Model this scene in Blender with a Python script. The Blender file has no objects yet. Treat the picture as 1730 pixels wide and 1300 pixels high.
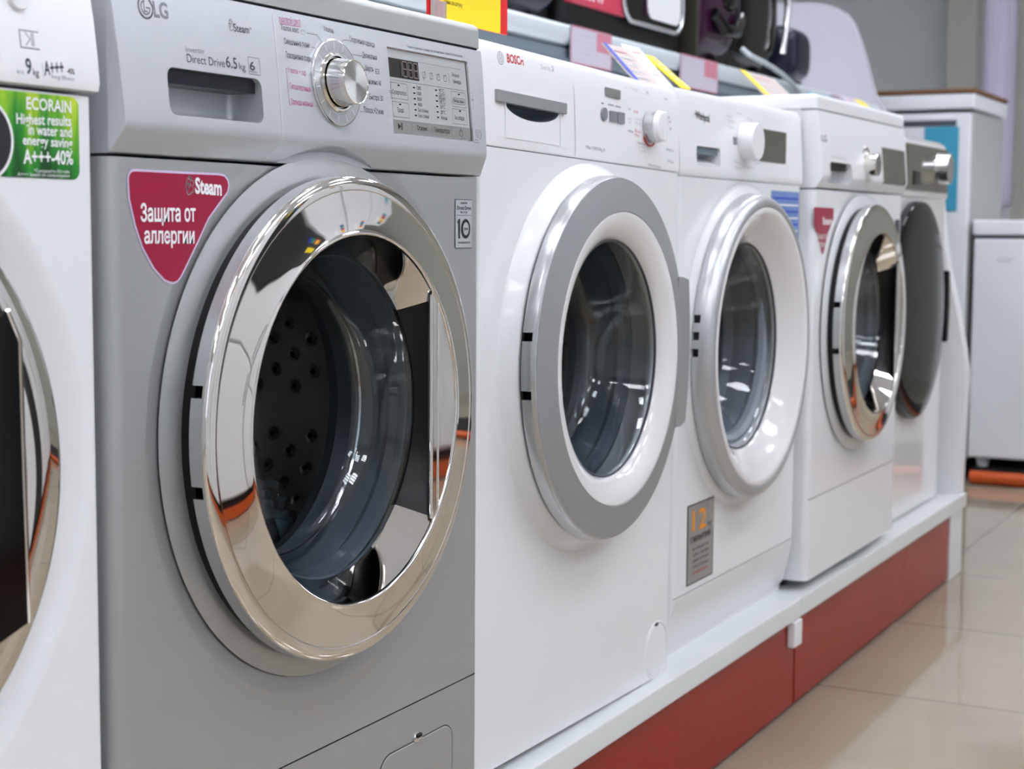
import bpy, bmesh, math, random
from mathutils import Vector, Matrix
random.seed(7)
PI = math.pi
S = bpy.context.scene
COL = S.collection

# ------------------------------------------------------------------ camera
CAMP = Vector((-0.9833, -0.8688, 0.8450))
YAW, PITCH, ROLL, FPX = 0.48236, 0.09511, 0.00604, 2763.6
cy_, sy_ = math.cos(YAW), math.sin(YAW); cp_, sp_ = math.cos(PITCH), math.sin(PITCH)
FWD = Vector((cy_*cp_, sy_*cp_, -sp_)); R0 = Vector((sy_, -cy_, 0)); U0 = R0.cross(FWD)
RT = R0*math.cos(ROLL) + U0*math.sin(ROLL); UP = -R0*math.sin(ROLL) + U0*math.cos(ROLL)
cd = bpy.data.cameras.new('camera'); cam = bpy.data.objects.new('camera', cd); COL.objects.link(cam)
m = Matrix.Identity(4)
for i in range(3):
    m[i][0], m[i][1], m[i][2], m[i][3] = RT[i], UP[i], -FWD[i], CAMP[i]
cam.matrix_world = m
cd.sensor_width = 36; cd.lens = FPX/1730*36; cd.clip_start = 0.02
cd.dof.use_dof = True; cd.dof.focus_distance = 1.62; cd.dof.aperture_fstop = 9.0
S.camera = cam

def plane_hit(px, py, y=None, x=None, z=None, mi=None):
    """a sight line met with a plane, in world or in an object's own space"""
    d = FWD*FPX + RT*(px-865) - UP*(py-650); o = CAMP.copy()
    if mi is not None:
        d = mi.to_3x3() @ d; o = mi @ o
    k, v = (1, y) if y is not None else ((0, x) if x is not None else (2, z))
    return o + d*((v-o[k])/d[k])

# --------------------------------------------------------------- materials
M = {}
def srgb(c):
    return tuple((v/12.92 if v <= .04045 else ((v+.055)/1.055)**2.4) for v in [k/255 for k in c])
def mat(name, rgb, rough=.5, metal=0., coat=0., spec=.5, noise=0., nscale=60., trans=0., ior=1.45, emit=None, es=0., bump=0., bscale=200., aniso=0.):
    mt = bpy.data.materials.new(name); mt.use_nodes = True
    nt = mt.node_tree; b = nt.nodes['Principled BSDF']
    c = (*srgb(rgb), 1)
    b.inputs['Base Color'].default_value = c
    b.inputs['Roughness'].default_value = rough; b.inputs['Metallic'].default_value = metal
    b.inputs['Coat Weight'].default_value = coat; b.inputs['Coat Roughness'].default_value = .05
    b.inputs['Specular IOR Level'].default_value = spec
    b.inputs['Transmission Weight'].default_value = trans; b.inputs['IOR'].default_value = ior
    b.inputs['Anisotropic'].default_value = aniso
    if emit: b.inputs['Emission Color'].default_value = (*srgb(emit), 1); b.inputs['Emission Strength'].default_value = es
    tc = nt.nodes.new('ShaderNodeTexCoord')
    if noise > 0:
        n = nt.nodes.new('ShaderNodeTexNoise'); n.inputs['Scale'].default_value = nscale; n.inputs['Detail'].default_value = 4
        nt.links.new(tc.outputs['Object'], n.inputs['Vector'])
        mx = nt.nodes.new('ShaderNodeMix'); mx.data_type = 'RGBA'
        mx.inputs[6].default_value = tuple(v*(1-noise) for v in c[:3])+(1,); mx.inputs[7].default_value = tuple(min(1, v*(1+noise)) for v in c[:3])+(1,)
        nt.links.new(n.outputs['Fac'], mx.inputs[0]); nt.links.new(mx.outputs[2], b.inputs['Base Color'])
    if bump > 0:
        n2 = nt.nodes.new('ShaderNodeTexNoise'); n2.inputs['Scale'].default_value = bscale
        nt.links.new(tc.outputs['Object'], n2.inputs['Vector'])
        bp = nt.nodes.new('ShaderNodeBump'); bp.inputs['Strength'].default_value = bump; bp.inputs['Distance'].default_value = .001
        nt.links.new(n2.outputs['Fac'], bp.inputs['Height']); nt.links.new(bp.outputs['Normal'], b.inputs['Normal'])
    M[name] = mt
    return mt
def thin_glass(name, tint, refl_ior=1.5, rough=0.0):
    """sheet glass without refraction: Fresnel mirror over a tinted see-through layer"""
    mt = bpy.data.materials.new(name); mt.use_nodes = True; nt = mt.node_tree; nt.nodes.clear()
    o = nt.nodes.new('ShaderNodeOutputMaterial'); t = nt.nodes.new('ShaderNodeBsdfTransparent'); g = nt.nodes.new('ShaderNodeBsdfGlossy')
    f = nt.nodes.new('ShaderNodeFresnel'); mx = nt.nodes.new('ShaderNodeMixShader')
    t.inputs['Color'].default_value = (*srgb(tint), 1); g.inputs['Roughness'].default_value = rough; f.inputs['IOR'].default_value = refl_ior
    nt.links.new(f.outputs[0], mx.inputs[0]); nt.links.new(t.outputs[0], mx.inputs[1]); nt.links.new(g.outputs[0], mx.inputs[2])
    nt.links.new(mx.outputs[0], o.inputs['Surface']); M[name] = mt

mat('white_enamel', (232, 233, 235), .28, coat=.3, noise=.015, nscale=30)
mat('white_plastic', (234, 234, 236), .33, noise=.015, nscale=40)
mat('white_gloss', (232, 230, 230), .12, coat=.6)
mat('silver_paint', (178, 180, 180), .38, metal=.55, noise=.05, nscale=900)
mat('silver_panel', (198, 202, 206), .38, metal=.45, noise=.04, nscale=900)
mat('silver_lid', (182, 185, 184), .38, metal=.35, noise=.04, nscale=900)
mat('silver_band', (190, 192, 194), .30, metal=.6)
mat('silver_matte', (158, 160, 161), .42, metal=.35, noise=.03, nscale=600)
mat('silver_satin', (196, 198, 200), .22, metal=.75)
mat('chrome', (232, 228, 222), .035, metal=1.)
mat('chrome_soft', (215, 215, 215), .12, metal=1.)
mat('steel', (225, 220, 214), .34, metal=1., bump=.15, bscale=60)
mat('brushed', (190, 190, 188), .25, metal=1., aniso=.8)
mat('gasket', (128, 136, 146), .35, noise=.08, nscale=30)
mat('black_plastic', (15, 15, 17), .35, spec=.35)
mat('black_gloss', (10, 10, 11), .1, spec=.35)
mat('door_black', (14, 14, 15), .12, spec=.3)
mat('navy_satin', (22, 25, 36), .3)
mat('black_matte', (10, 10, 11), .7)
mat('dark_gap', (14, 18, 34), .6)
mat('seam', (70, 74, 82), .6)
mat('seam_light', (150, 153, 158), .5)
mat('seam_white', (225, 228, 232), .3)
mat('ink', (58, 60, 68), .5)
mat('ink_light', (130, 134, 140), .5)
mat('ink_pale', (190, 194, 200), .5)
mat('ink_black', (26, 28, 30), .5)
mat('ink_pink', (190, 70, 140), .5)
mat('ink_red', (200, 40, 50), .5)
mat('ink_blue', (40, 70, 190), .5)
mat('ink_white', (240, 240, 242), .5)
mat('lcd', (182, 186, 186), .3, metal=.1)
mat('lcd_bar', (146, 147, 144), .3, metal=.2)
mat('lcd_dark', (44, 40, 38), .2)
mat('lcd_digit', (104, 98, 90), .4)
mat('lcd_white', (128, 134, 130), .25)
mat('olive_gloss', (88, 86, 76), .12, coat=.5)
mat('dark_lcd', (84, 80, 70), .12, coat=.6)
mat('sticker_red', (158, 22, 62), .3, noise=.05, nscale=8)
mat('sticker_rim', (214, 196, 226), .3)
mat('sticker_green', (40, 130, 40), .3)
mat('sticker_grey', (150, 149, 147), .3, metal=.2)
mat('orange_ink', (240, 150, 30), .5)
mat('yellow', (252, 222, 30), .45)
mat('red_card', (222, 30, 36), .45)
mat('price_paper', (190, 182, 194), .5)
mat('price_pink', (192, 122, 138), .5)
mat('beige_paper', (196, 182, 178), .5)
mat('teal', (58, 150, 182), .45)
mat('blue_paper', (110, 140, 200), .4)
mat('clear_plastic', (235, 225, 228), .1, trans=.7)
mat('shelf_white', (222, 224, 226), .35)
mat('rail_light', (205, 214, 218), .3, metal=.2)
mat('rail_grey', (122, 136, 146), .35, metal=.3)
mat('gondola_slate', (84, 94, 104), .5)
mat('plinth_white', (226, 230, 230), .25, coat=.3)
mat('plinth_red', (150, 24, 17), .18, spec=.35)
mat('bar_orange', (196, 84, 34), .25)
mat('brown_wood', (110, 74, 44), .5, noise=.2, nscale=20)
mat('wall_grey', (176, 180, 182), .8, noise=.02, nscale=4)
mat('wall_olive', (160, 160, 152), .8, noise=.02, nscale=4)
mat('ceiling_white', (225, 225, 225), .8)
mat('fridge_white', (226, 228, 232), .3, coat=.2)
mat('fridge_grey', (170, 172, 170), .4)
mat('graphite', (58, 60, 62), .28, metal=.4)
mat('panel_lavender', (186, 184, 194), .5)
mat('lamp', (255, 255, 255), .5, emit=(242, 246, 255), es=11.5)
mat('tape_blue', (150, 200, 215), .3)
mat('purple_gloss', (48, 14, 42), .15, spec=.4)
mat('navy_gloss', (24, 30, 48), .22, spec=.4)
mat('bronze', (80, 76, 66), .3, metal=.6)
mat('pink_red', (196, 60, 84), .4)
mt_ = bpy.data.materials.new('curtain'); mt_.use_nodes = True; nt_ = mt_.node_tree; nt_.nodes.clear()
o_ = nt_.nodes.new('ShaderNodeOutputMaterial'); tr_ = nt_.nodes.new('ShaderNodeBsdfTranslucent'); df_ = nt_.nodes.new('ShaderNodeBsdfDiffuse'); mx_ = nt_.nodes.new('ShaderNodeMixShader')
tr_.inputs[0].default_value = (.80, .74, .84, 1); df_.inputs[0].default_value = (.6, .56, .64, 1); mx_.inputs[0].default_value = .5
nt_.links.new(tr_.outputs[0], mx_.inputs[1]); nt_.links.new(df_.outputs[0], mx_.inputs[2]); nt_.links.new(mx_.outputs[0], o_.inputs[0]); M['curtain'] = mt_
thin_glass('glass', (242, 246, 248), 1.65)
mt_ = bpy.data.materials.new('foil'); mt_.use_nodes = True; nt_ = mt_.node_tree; nt_.nodes.clear()
o_ = nt_.nodes.new('ShaderNodeOutputMaterial'); tr_ = nt_.nodes.new('ShaderNodeBsdfTransparent'); pb_ = nt_.nodes.new('ShaderNodeBsdfPrincipled'); mx_ = nt_.nodes.new('ShaderNodeMixShader')
pb_.inputs['Base Color'].default_value = (.8, .82, .85, 1); pb_.inputs['Roughness'].default_value = .15; mx_.inputs[0].default_value = .32
nt_.links.new(tr_.outputs[0], mx_.inputs[1]); nt_.links.new(pb_.outputs[0], mx_.inputs[2]); nt_.links.new(mx_.outputs[0], o_.inputs[0]); M['foil'] = mt_
thin_glass('window_glass', (250, 250, 252))

def floor_mat():
    mt = bpy.data.materials.new('floor_tile'); mt.use_nodes = True; nt = mt.node_tree; b = nt.nodes['Principled BSDF']
    tc = nt.nodes.new('ShaderNodeTexCoord'); mp = nt.nodes.new('ShaderNodeMapping')
    T = .565
    mp.inputs['Location'].default_value = (-1.93+T*8, -.05+T*8, 0)
    br = nt.nodes.new('ShaderNodeTexBrick'); br.offset = 0; br.squash = 1
    br.inputs['Scale'].default_value = 1; br.inputs['Brick Width'].default_value = T; br.inputs['Row Height'].default_value = T
    br.inputs['Mortar Size'].default_value = .0022; br.inputs['Mortar Smooth'].default_value = .1
    nt.links.new(tc.outputs['Object'], mp.inputs['Vector']); nt.links.new(mp.outputs[0], br.inputs['Vector'])
    n = nt.nodes.new('ShaderNodeTexNoise'); n.inputs['Scale'].default_value = 6; n.inputs['Detail'].default_value = 8
    nt.links.new(tc.outputs['Object'], n.inputs['Vector'])
    mx = nt.nodes.new('ShaderNodeMix'); mx.data_type = 'RGBA'
    mx.inputs[6].default_value = (*srgb((150, 138, 119)), 1); mx.inputs[7].default_value = (*srgb((163, 151, 132)), 1)
    nt.links.new(n.outputs['Fac'], mx.inputs[0]); nt.links.new(mx.outputs[2], br.inputs['Color1']); nt.links.new(mx.outputs[2], br.inputs['Color2'])
    br.inputs['Mortar'].default_value = (*srgb((92, 82, 70)), 1)
    nt.links.new(br.outputs['Color'], b.inputs['Base Color']); b.inputs['Roughness'].default_value = .07; b.inputs['Specular IOR Level'].default_value = .6
    M['floor_tile'] = mt
floor_mat()
def green_mat():
    mt = bpy.data.materials.new('bamboo_print'); mt.use_nodes = True; nt = mt.node_tree; b = nt.nodes['Principled BSDF']
    tc = nt.nodes.new('ShaderNodeTexCoord'); mp = nt.nodes.new('ShaderNodeMapping'); mp.inputs['Scale'].default_value = (70, 1, 9)
    mp.inputs['Rotation'].default_value = (0, .12, 0)
    n = nt.nodes.new('ShaderNodeTexNoise'); n.inputs['Scale'].default_value = 1.; n.inputs['Detail'].default_value = 3
    nt.links.new(tc.outputs['Object'], mp.inputs[0]); nt.links.new(mp.outputs[0], n.inputs['Vector'])
    sp = nt.nodes.new('ShaderNodeSeparateXYZ'); nt.links.new(tc.outputs['Object'], sp.inputs[0])
    mr = nt.nodes.new('ShaderNodeMapRange'); mr.inputs[1].default_value = .68; mr.inputs[2].default_value = .75; mr.inputs[3].default_value = -.22; mr.inputs[4].default_value = .2
    nt.links.new(sp.outputs[2], mr.inputs[0])
    ad = nt.nodes.new('ShaderNodeMath'); ad.operation = 'ADD'; nt.links.new(n.outputs['Fac'], ad.inputs[0]); nt.links.new(mr.outputs[0], ad.inputs[1])
    cr = nt.nodes.new('ShaderNodeValToRGB'); nt.links.new(ad.outputs[0], cr.inputs[0])
    e = cr.color_ramp.elements; e[0].position = .22; e[0].color = (*srgb((14, 74, 26)), 1); e[1].position = .8; e[1].color = (*srgb((206, 222, 60)), 1)
    x = e.new(.42); x.color = (*srgb((36, 140, 42)), 1); x = e.new(.6); x.color = (*srgb((130, 190, 40)), 1)
    nt.links.new(cr.outputs[0], b.inputs['Base Color']); b.inputs['Roughness'].default_value = .3
    M['bamboo_print'] = mt
green_mat()
def radial_mat(name, a, b_, cz, cx):
    """spun aluminium: the brushing runs in rings, so the sheen fans out"""
    mt = bpy.data.materials.new(name); mt.use_nodes = True; nt = mt.node_tree; b = nt.nodes['Principled BSDF']
    b.inputs['Base Color'].default_value = (*srgb(a), 1); b.inputs['Metallic'].default_value = 1; b.inputs['Roughness'].default_value = .34
    b.inputs['Anisotropic'].default_value = .95
    tg = nt.nodes.new('ShaderNodeTangent'); tg.direction_type = 'RADIAL'; tg.axis = 'Y'
    nt.links.new(tg.outputs[0], b.inputs['Tangent']); M[name] = mt
radial_mat('spun_metal', (206, 206, 204), None, 0, 0)

# ------------------------------------------------------------- mesh builder
class MB:
    def __init__(s): s.bm = bmesh.new(); s.m = []
    def mi(s, n):
        if n not in s.m: s.m.append(n)
        return s.m.index(n)
    def face(s, vs, mt):
        try: f = s.bm.faces.new(vs); f.material_index = s.mi(mt); return f
        except ValueError: return None
    def box(s, a, b, mt, bev=0., seg=3, edges=None):
        x0, y0, z0 = a; x1, y1, z1 = b
        t = bmesh.new()
        bmesh.ops.create_cube(t, size=1)
        for v in t.verts: v.co = Vector(((x0+x1)/2+v.co.x*(x1-x0), (y0+y1)/2+v.co.y*(y1-y0), (z0+z1)/2+v.co.z*(z1-z0)))
        if bev:
            es = [e for e in t.edges if edges is None or edges(e)]
            bmesh.ops.bevel(t, geom=es, offset=bev, segments=seg, profile=.5, affect='EDGES')
        s.join(t, mt); return s
    def join(s, t, mt=None, mtx=None):
        mp = {}
        for v in t.verts: mp[v] = s.bm.verts.new(mtx @ v.co if mtx else v.co)
        for f in t.faces:
            s.face([mp[v] for v in f.verts], mt)
        t.free()
    def prism(s, pts, axis, a, b, mt, side=None):
        """polygon pts (2D) extruded from a to b along axis"""
        def P(p, t):
            return {'x': (t, p[0], p[1]), 'y': (p[0], t, p[1]), 'z': (p[0], p[1], t)}[axis]
        A = [s.bm.verts.new(P(p, a)) for p in pts]; B = [s.bm.verts.new(P(p, b)) for p in pts]
        s.face(A, mt); s.face(B[::-1], mt)
        n = len(pts)
        for i in range(n): s.face([A[i], B[i], B[(i+1) % n], A[(i+1) % n]], side or mt)
        return s
    def lathe(s, prof, c, mt, n=96, closed=True, a0=0., a1=2*PI, cap=True):
        """profile [(r, y)] turned about the y axis through c=(x, z); mt may be a list per segment"""
        full = abs(a1-a0-2*PI) < 1e-6; k = n if full else n+1
        rings = []
        for (r, y) in prof:
            if r < 1e-6: rings.append([s.bm.verts.new((c[0], y, c[1]))]*k); continue
            rings.append([s.bm.verts.new((c[0]+r*math.cos(a0+(a1-a0)*i/n), y, c[1]+r*math.sin(a0+(a1-a0)*i/n))) for i in range(k)])
        m = len(prof); segs = m if closed else m-1
        for j in range(segs):
            A, B = rings[j], rings[(j+1) % m]; mm = mt[j] if isinstance(mt, (list, tuple)) else mt
            for i in range(k if full else k-1):
                i2 = (i+1) % k; vs = []
                for v in (A[i], A[i2], B[i2], B[i]):
                    if v not in vs: vs.append(v)
                if len(vs) > 2: s.face(vs, mm)
        if not full and closed and cap:
            s.face([r[0] for r in rings], mt if isinstance(mt, str) else mt[0]); s.face([r[-1] for r in rings][::-1], mt if isinstance(mt, str) else mt[0])
        return s
    def tube(s, pts, r, mt, n=10, caps=True):
        pts = [Vector(p) for p in pts]; prev = None; rings = []
        for i, p in enumerate(pts):
            d = (pts[min(i+1, len(pts)-1)]-pts[max(i-1, 0)]).normalized()
            a = prev or (Vector((0, 0, 1)) if abs(d.z) < .9 else Vector((1, 0, 0)))
            u = (a - d*a.dot(d)).normalized(); prev = u; w = d.cross(u)
            rr = r[i] if isinstance(r, (list, tuple)) else r
            rings.append([s.bm.verts.new(p+u*rr*math.cos(2*PI*k/n)+w*rr*math.sin(2*PI*k/n)) for k in range(n)])
        for i in range(len(pts)-1):
            for k in range(n): s.face([rings[i][k], rings[i+1][k], rings[i+1][(k+1) % n], rings[i][(k+1) % n]], mt)
        if caps: s.face(rings[0], mt); s.face(rings[-1][::-1], mt)
        return s
    def superell(s, c, r, e1, e2, mt, nu=32, nv=20, f=None):
        """superellipsoid; f reshapes each point"""
        def sg(v, e): return math.copysign(abs(v)**e, v)
        R = []
        for j in range(nv+1):
            ph = -PI/2+PI*j/nv; row = []
            for i in range(nu):
                th = 2*PI*i/nu
                p = Vector((r[0]*sg(math.cos(ph), e1)*sg(math.cos(th), e2), r[1]*sg(math.cos(ph), e1)*sg(math.sin(th), e2), r[2]*sg(math.sin(ph), e1)))
                if f: p = f(p)
                row.append(p+Vector(c))
            R.append(row)
        V = []
        for j, row in enumerate(R):
            if j in (0, nv): V.append([s.bm.verts.new(row[0])]*nu)
            else: V.append([s.bm.verts.new(p) for p in row])
        for j in range(nv):
            for i in range(nu):
                vs = []
                for v in (V[j][i], V[j][(i+1) % nu], V[j+1][(i+1) % nu], V[j+1][i]):
                    if v not in vs: vs.append(v)
                if len(vs) > 2: s.face(vs, mt)
        return s
    def build(s, name, root=None, parent=None, ang=35, recalc=True, wn=True):
        if recalc: bmesh.ops.recalc_face_normals(s.bm, faces=s.bm.faces)
        me = bpy.data.meshes.new(name); s.bm.to_mesh(me); s.bm.free()
        for n in s.m: me.materials.append(M[n])
        finish(me, ang)
        o = bpy.data.objects.new(name, me); COL.objects.link(o)
        if parent or root: o.parent = parent or root
        if wn:
            w = o.modifiers.new('wn', 'WEIGHTED_NORMAL'); w.keep_sharp = True
        return o
def smoothed(P, k):
    out = []
    for i in range(len(P)-1):
        p0, p1, p2, p3 = P[max(i-1, 0)], P[i], P[i+1], P[min(i+2, len(P)-1)]
        for j in range(k):
            t = j/k
            out.append(tuple(.5*(2*b+(c-a)*t+(2*a-5*b+4*c-d)*t*t+(3*b-a-3*c+d)*t**3) for a, b, c, d in zip(p0, p1, p2, p3)))
    return out+[tuple(P[-1])]
def finish(me, ang=35):
    for p in me.polygons: p.use_smooth = True
    me.set_sharp_from_angle(angle=math.radians(ang))

def cut(o, cutters, op='DIFFERENCE'):
    """carve o with temporary solids, keep only the result"""
    bpy.context.view_layer.update()
    for c in cutters: c.matrix_world = o.matrix_world.copy()
    for c in cutters:
        md = o.modifiers.new('b', 'BOOLEAN'); md.object = c; md.operation = op; md.solver = 'EXACT'
        try: md.material_mode = 'TRANSFER'
        except Exception: pass
    for w in [x for x in o.modifiers if x.type == 'WEIGHTED_NORMAL']: o.modifiers.remove(w)
    bpy.context.view_layer.update()
    dg = bpy.context.evaluated_depsgraph_get()
    me = bpy.data.meshes.new_from_object(o.evaluated_get(dg), depsgraph=dg)
    o.modifiers.clear(); old = o.data; o.data = me; bpy.data.meshes.remove(old)
    for c in cutters: bpy.data.objects.remove(c)
    finish(o.data)
    w = o.modifiers.new('wn', 'WEIGHTED_NORMAL'); w.keep_sharp = True
    return o

def thing(name, loc, label, cat, group=None, rot=(0, 0, 0)):
    o = bpy.data.objects.new(name, None); COL.objects.link(o); o.location = loc; o.rotation_euler = rot
    o['label'] = label; o['category'] = cat
    if group: o['group'] = group
    bpy.context.view_layer.update()
    return o
def tag(o, label, cat, group=None):
    o['label'] = label; o['category'] = cat
    if group: o['group'] = group
    return o
def structure(o): o['kind'] = 'structure'; return o
def hit(root, px, py, y=0.): return plane_hit(px, py, y=y, mi=root.matrix_world.inverted())

# -------------------------------------------------------------- lettering
_cache = {}
def glyphs(sx, bold=0.):
    k = (sx, bold)
    if k not in _cache:
        cu = bpy.data.curves.new('t', 'FONT'); cu.body = sx; cu.size = 1; cu.offset = bold; cu.resolution_u = 3
        o = bpy.data.objects.new('t', cu); COL.objects.link(o); bpy.context.view_layer.update()
        dg = bpy.context.evaluated_depsgraph_get(); me = bpy.data.meshes.new_from_object(o.evaluated_get(dg), depsgraph=dg)
        _cache[k] = ([tuple(v.co) for v in me.vertices], [tuple(p.vertices) for p in me.polygons])
        bpy.data.objects.remove(o); bpy.data.curves.remove(cu); bpy.data.meshes.remove(me)
    return _cache[k]
def letter(mb, s, x0, x1, z, h, mt, yf, bold=0., shear=0., dz=0., lift=.00018):
    """letter s from x0 to x1 on baseline z with capitals h tall, laid on the surface y=yf(z)"""
    vs, fs = glyphs(s, bold)
    if not vs: return
    a = min(v[0] for v in vs); b = max(v[0] for v in vs); sc = h/.70; kx = (x1-x0)/(b-a)
    V = []
    for v in vs:
        x = x0+(v[0]-a)*kx; zz = z+v[1]*sc+(x-x0)/(x1-x0)*dz; V.append(mb.bm.verts.new((x+shear*v[1]*sc, (yf(zz) if callable(yf) else yf)-lift, zz)))
    for f in fs: mb.face([V[i] for i in f], mt)
def pletter(mb, root, s, pL, pR, h, mt, yf, bold=0., shear=0., lift=.00018):
    """the same with the baseline's two ends read off the photograph (projected onto the real panel)"""
    y0 = y1 = (yf(.78) if callable(yf) else yf)
    for _ in range(3):
        A = hit(root, *pL, y=y0); B = hit(root, *pR, y=y1)
        if callable(yf): y0, y1 = yf(A.z), yf(B.z)
    letter(mb, s, A.x, B.x, A.z, h, mt, yf, bold, shear, B.z-A.z, lift)
def stroke(mb, pts, w, mt, yf, lift=.00018, closed=False):
    """thin printed line through (x, z) points"""
    pts = [Vector((p[0], p[1])) for p in pts]
    if closed: pts.append(pts[0])
    for a, b in zip(pts, pts[1:]):
        d = b-a
        if d.length < 1e-6: continue
        n = Vector((-d.y, d.x)).normalized()*w/2; e = d.normalized()*w/2
        V = []
        for q in (a-e-n, b+e-n, b+e+n, a-e+n): V.append(mb.bm.verts.new((q.x, (yf(q.y) if callable(yf) else yf)-lift, q.y)))
        mb.face(V, mt)
def patch(mb, pts, mt, yf, lift=.0005):
    V = [mb.bm.verts.new((p[0], (yf(p[1]) if callable(yf) else yf)-lift, p[1])) for p in pts]
    return mb.face(V, mt)
def rrect(x0, z0, x1, z1, r, n=5):
    P = []
    for cx, cz, a in ((x1-r, z1-r, 0), (x0+r, z1-r, 90), (x0+r, z0+r, 180), (x1-r, z0+r, 270)):
        for i in range(n+1):
            t = math.radians(a+90*i/n); P.append((cx+r*math.cos(t), cz+r*math.sin(t)))
    return P
def circ(cx, cz, r, n=24, a0=0, a1=360, ez=1.):
    return [(cx+r*math.cos(math.radians(a0+(a1-a0)*i/n)), cz+ez*r*math.sin(math.radians(a0+(a1-a0)*i/n))) for i in range(n+(0 if abs(a1-a0) == 360 else 1))]

ZT = .200   # top of the display stand

# ------------------------------------------------------------ machine parts
def body_solid(root, W, D, H, mt, bev=.012, kick=None, y0=0.):
    mb = MB(); mb.box((0, y0, 0), (W, D, H), mt, bev, 4, edges=lambda e: abs(e.verts[0].co.z-e.verts[1].co.z) > .1)
    return mb.build('body', root)
def lathe_cutter(prof, c, mts):
    mb = MB(); mb.lathe(prof, c, mts, n=128, closed=False); return mb.build('c', wn=False)
def collar(root, c, skin, r0=.244, r1=.2235, h=.0035):
    mb = MB(); P = smoothed([(r0, .0008), (r0-.004, -h*.04), (r0-.5*(r0-r1), -h*.46), (r1+.003, -h*.93), (r1, -h)], 5)
    mb.lathe(P+[(r1-.006, -h-.0004), (.204, -h-.0004), (.204, .0008)], c, skin, n=128); return mb.build('door_surround', root, ang=50)
def box_cutter(a, b, mt, bev=0, edges=None, seg=4):
    mb = MB(); mb.box(a, b, mt, bev, seg, edges); return mb.build('c', wn=False)
def dish_cutter(c, skin, rd=.262, ri=.205, dep=.008, hole=.165, cav=.262, y1=.42):
    prof = [(0, -.05), (rd+.022, -.05), (rd+.016, -.010), (rd+.006, -.0012), (rd-.003, .0005), (rd-.012, .002), (rd-.024, dep*.62), (rd-.036, dep*.93), (ri+.02, dep), (ri, dep),
            (hole, dep+.004), (hole, .09), (cav, .10), (cav, y1), (0, y1)]
    mts = [skin]*9+[skin, 'gasket', 'black_matte', 'black_matte', 'black_matte']
    return lathe_cutter(prof, c, mts)
def drum(root, c, r=.235, y0=.125, y1=.40):
    mb = MB()
    prof = [(.168, y0-.03), (.185, y0-.012), (r, y0), (r, y1), (.09, y1-.012), (0, y1-.02)]
    mb.lathe(prof, c, 'steel', n=72, closed=False)
    for k in range(3):   # lifting paddles
        a = math.radians(25+120*k)
        t = bmesh.new(); bmesh.ops.create_cube(t, size=1); bmesh.ops.bevel(t, geom=list(t.edges), offset=.3, segments=3, affect='EDGES')
        mtx = Matrix.Translation((c[0], 0, c[1])) @ Matrix.Rotation(-a, 4, 'Y') @ Matrix.Translation((r-.012, (y0+y1)/2, 0)) @ Matrix.Diagonal((.05, y1-y0-.03, .05, 1))
        mb.join(t, 'steel', mtx)
    nr = 40
    for j in range(9):   # rows of dimples, each with its drain hole
        for i in range(nr):
            if i % 4 == 3: continue
            a = 2*PI*(i+.5*(j % 2))/nr; y = y0+.025+j*(y1-y0-.04)/9
            p = Vector((c[0]+(r-.0015)*math.cos(a), y, c[1]+(r-.0015)*math.sin(a))); nrm = Vector((-math.cos(a), 0, -math.sin(a))); u = Vector((0, 1, 0)); w = nrm.cross(u)
            for rr, off, mt in ((.0085, 0, 'chrome_soft'), (.0038, .003, 'black_matte')):
                base = [mb.bm.verts.new(p+(u*math.cos(2*PI*k/8)+w*math.sin(2*PI*k/8))*rr+nrm*off*.6) for k in range(8)]
                if mt == 'chrome_soft':
                    top = [mb.bm.verts.new(p+(u*math.cos(2*PI*k/8)+w*math.sin(2*PI*k/8))*rr*.45+nrm*.0022) for k in range(8)]
                    for k in range(8): mb.face([base[k], base[(k+1) % 8], top[(k+1) % 8], top[k]], mt)
                else: mb.face(base, mt)
    for rr in (.05, .10, .15, .19):   # pressed rings on the back plate
        mb.lathe([(rr-.004, y1-.014), (rr, y1-.022), (rr+.004, y1-.014)], c, 'chrome_soft', n=60, closed=False)
    return mb.build('drum', root, recalc=False)
def gasket(root, c, r=.163, y0=.012):
    mb = MB(); mb.lathe([(r+.004, y0), (r-.004, y0-.003), (r-.012, y0+.003), (r-.014, y0+.012), (r-.006, y0+.022), (r-.010, y0+.045), (r-.004, y0+.06), (r-.016, y0+.075), (r-.012, y0+.088), (r+.006, y0+.092), (r+.006, y0+.02)], c, 'gasket', n=96)
    return mb.build('gasket', root)
def glass_bowl(door, c, r=.152, y0=-.004, d=.10, rb=.120, th=.004, mt='glass'):
    mb = MB()
    outer = [(r, y0), (r-.004, y0+.008), (rb+.018, y0+d*.55), (rb+.006, y0+d*.85), (rb-.006, y0+d*.97), (rb-.03, y0+d), (0, y0+d+.004)]
    mb.lathe(outer, c, mt, n=96, closed=False)
    return mb.build('glass', None, door, recalc=False)
def feet(root, W, D, H=.02):
    for x in (.05, W-.05):
        for y in (.07, D-.07):
            mb = MB(); t = bmesh.new(); bmesh.ops.create_cone(t, cap_ends=True, segments=20, radius1=.022, radius2=.016, depth=H)
            mb.join(t, 'black_plastic', Matrix.Translation((x, y, H/2))); mb.build('foot', root)

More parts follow.
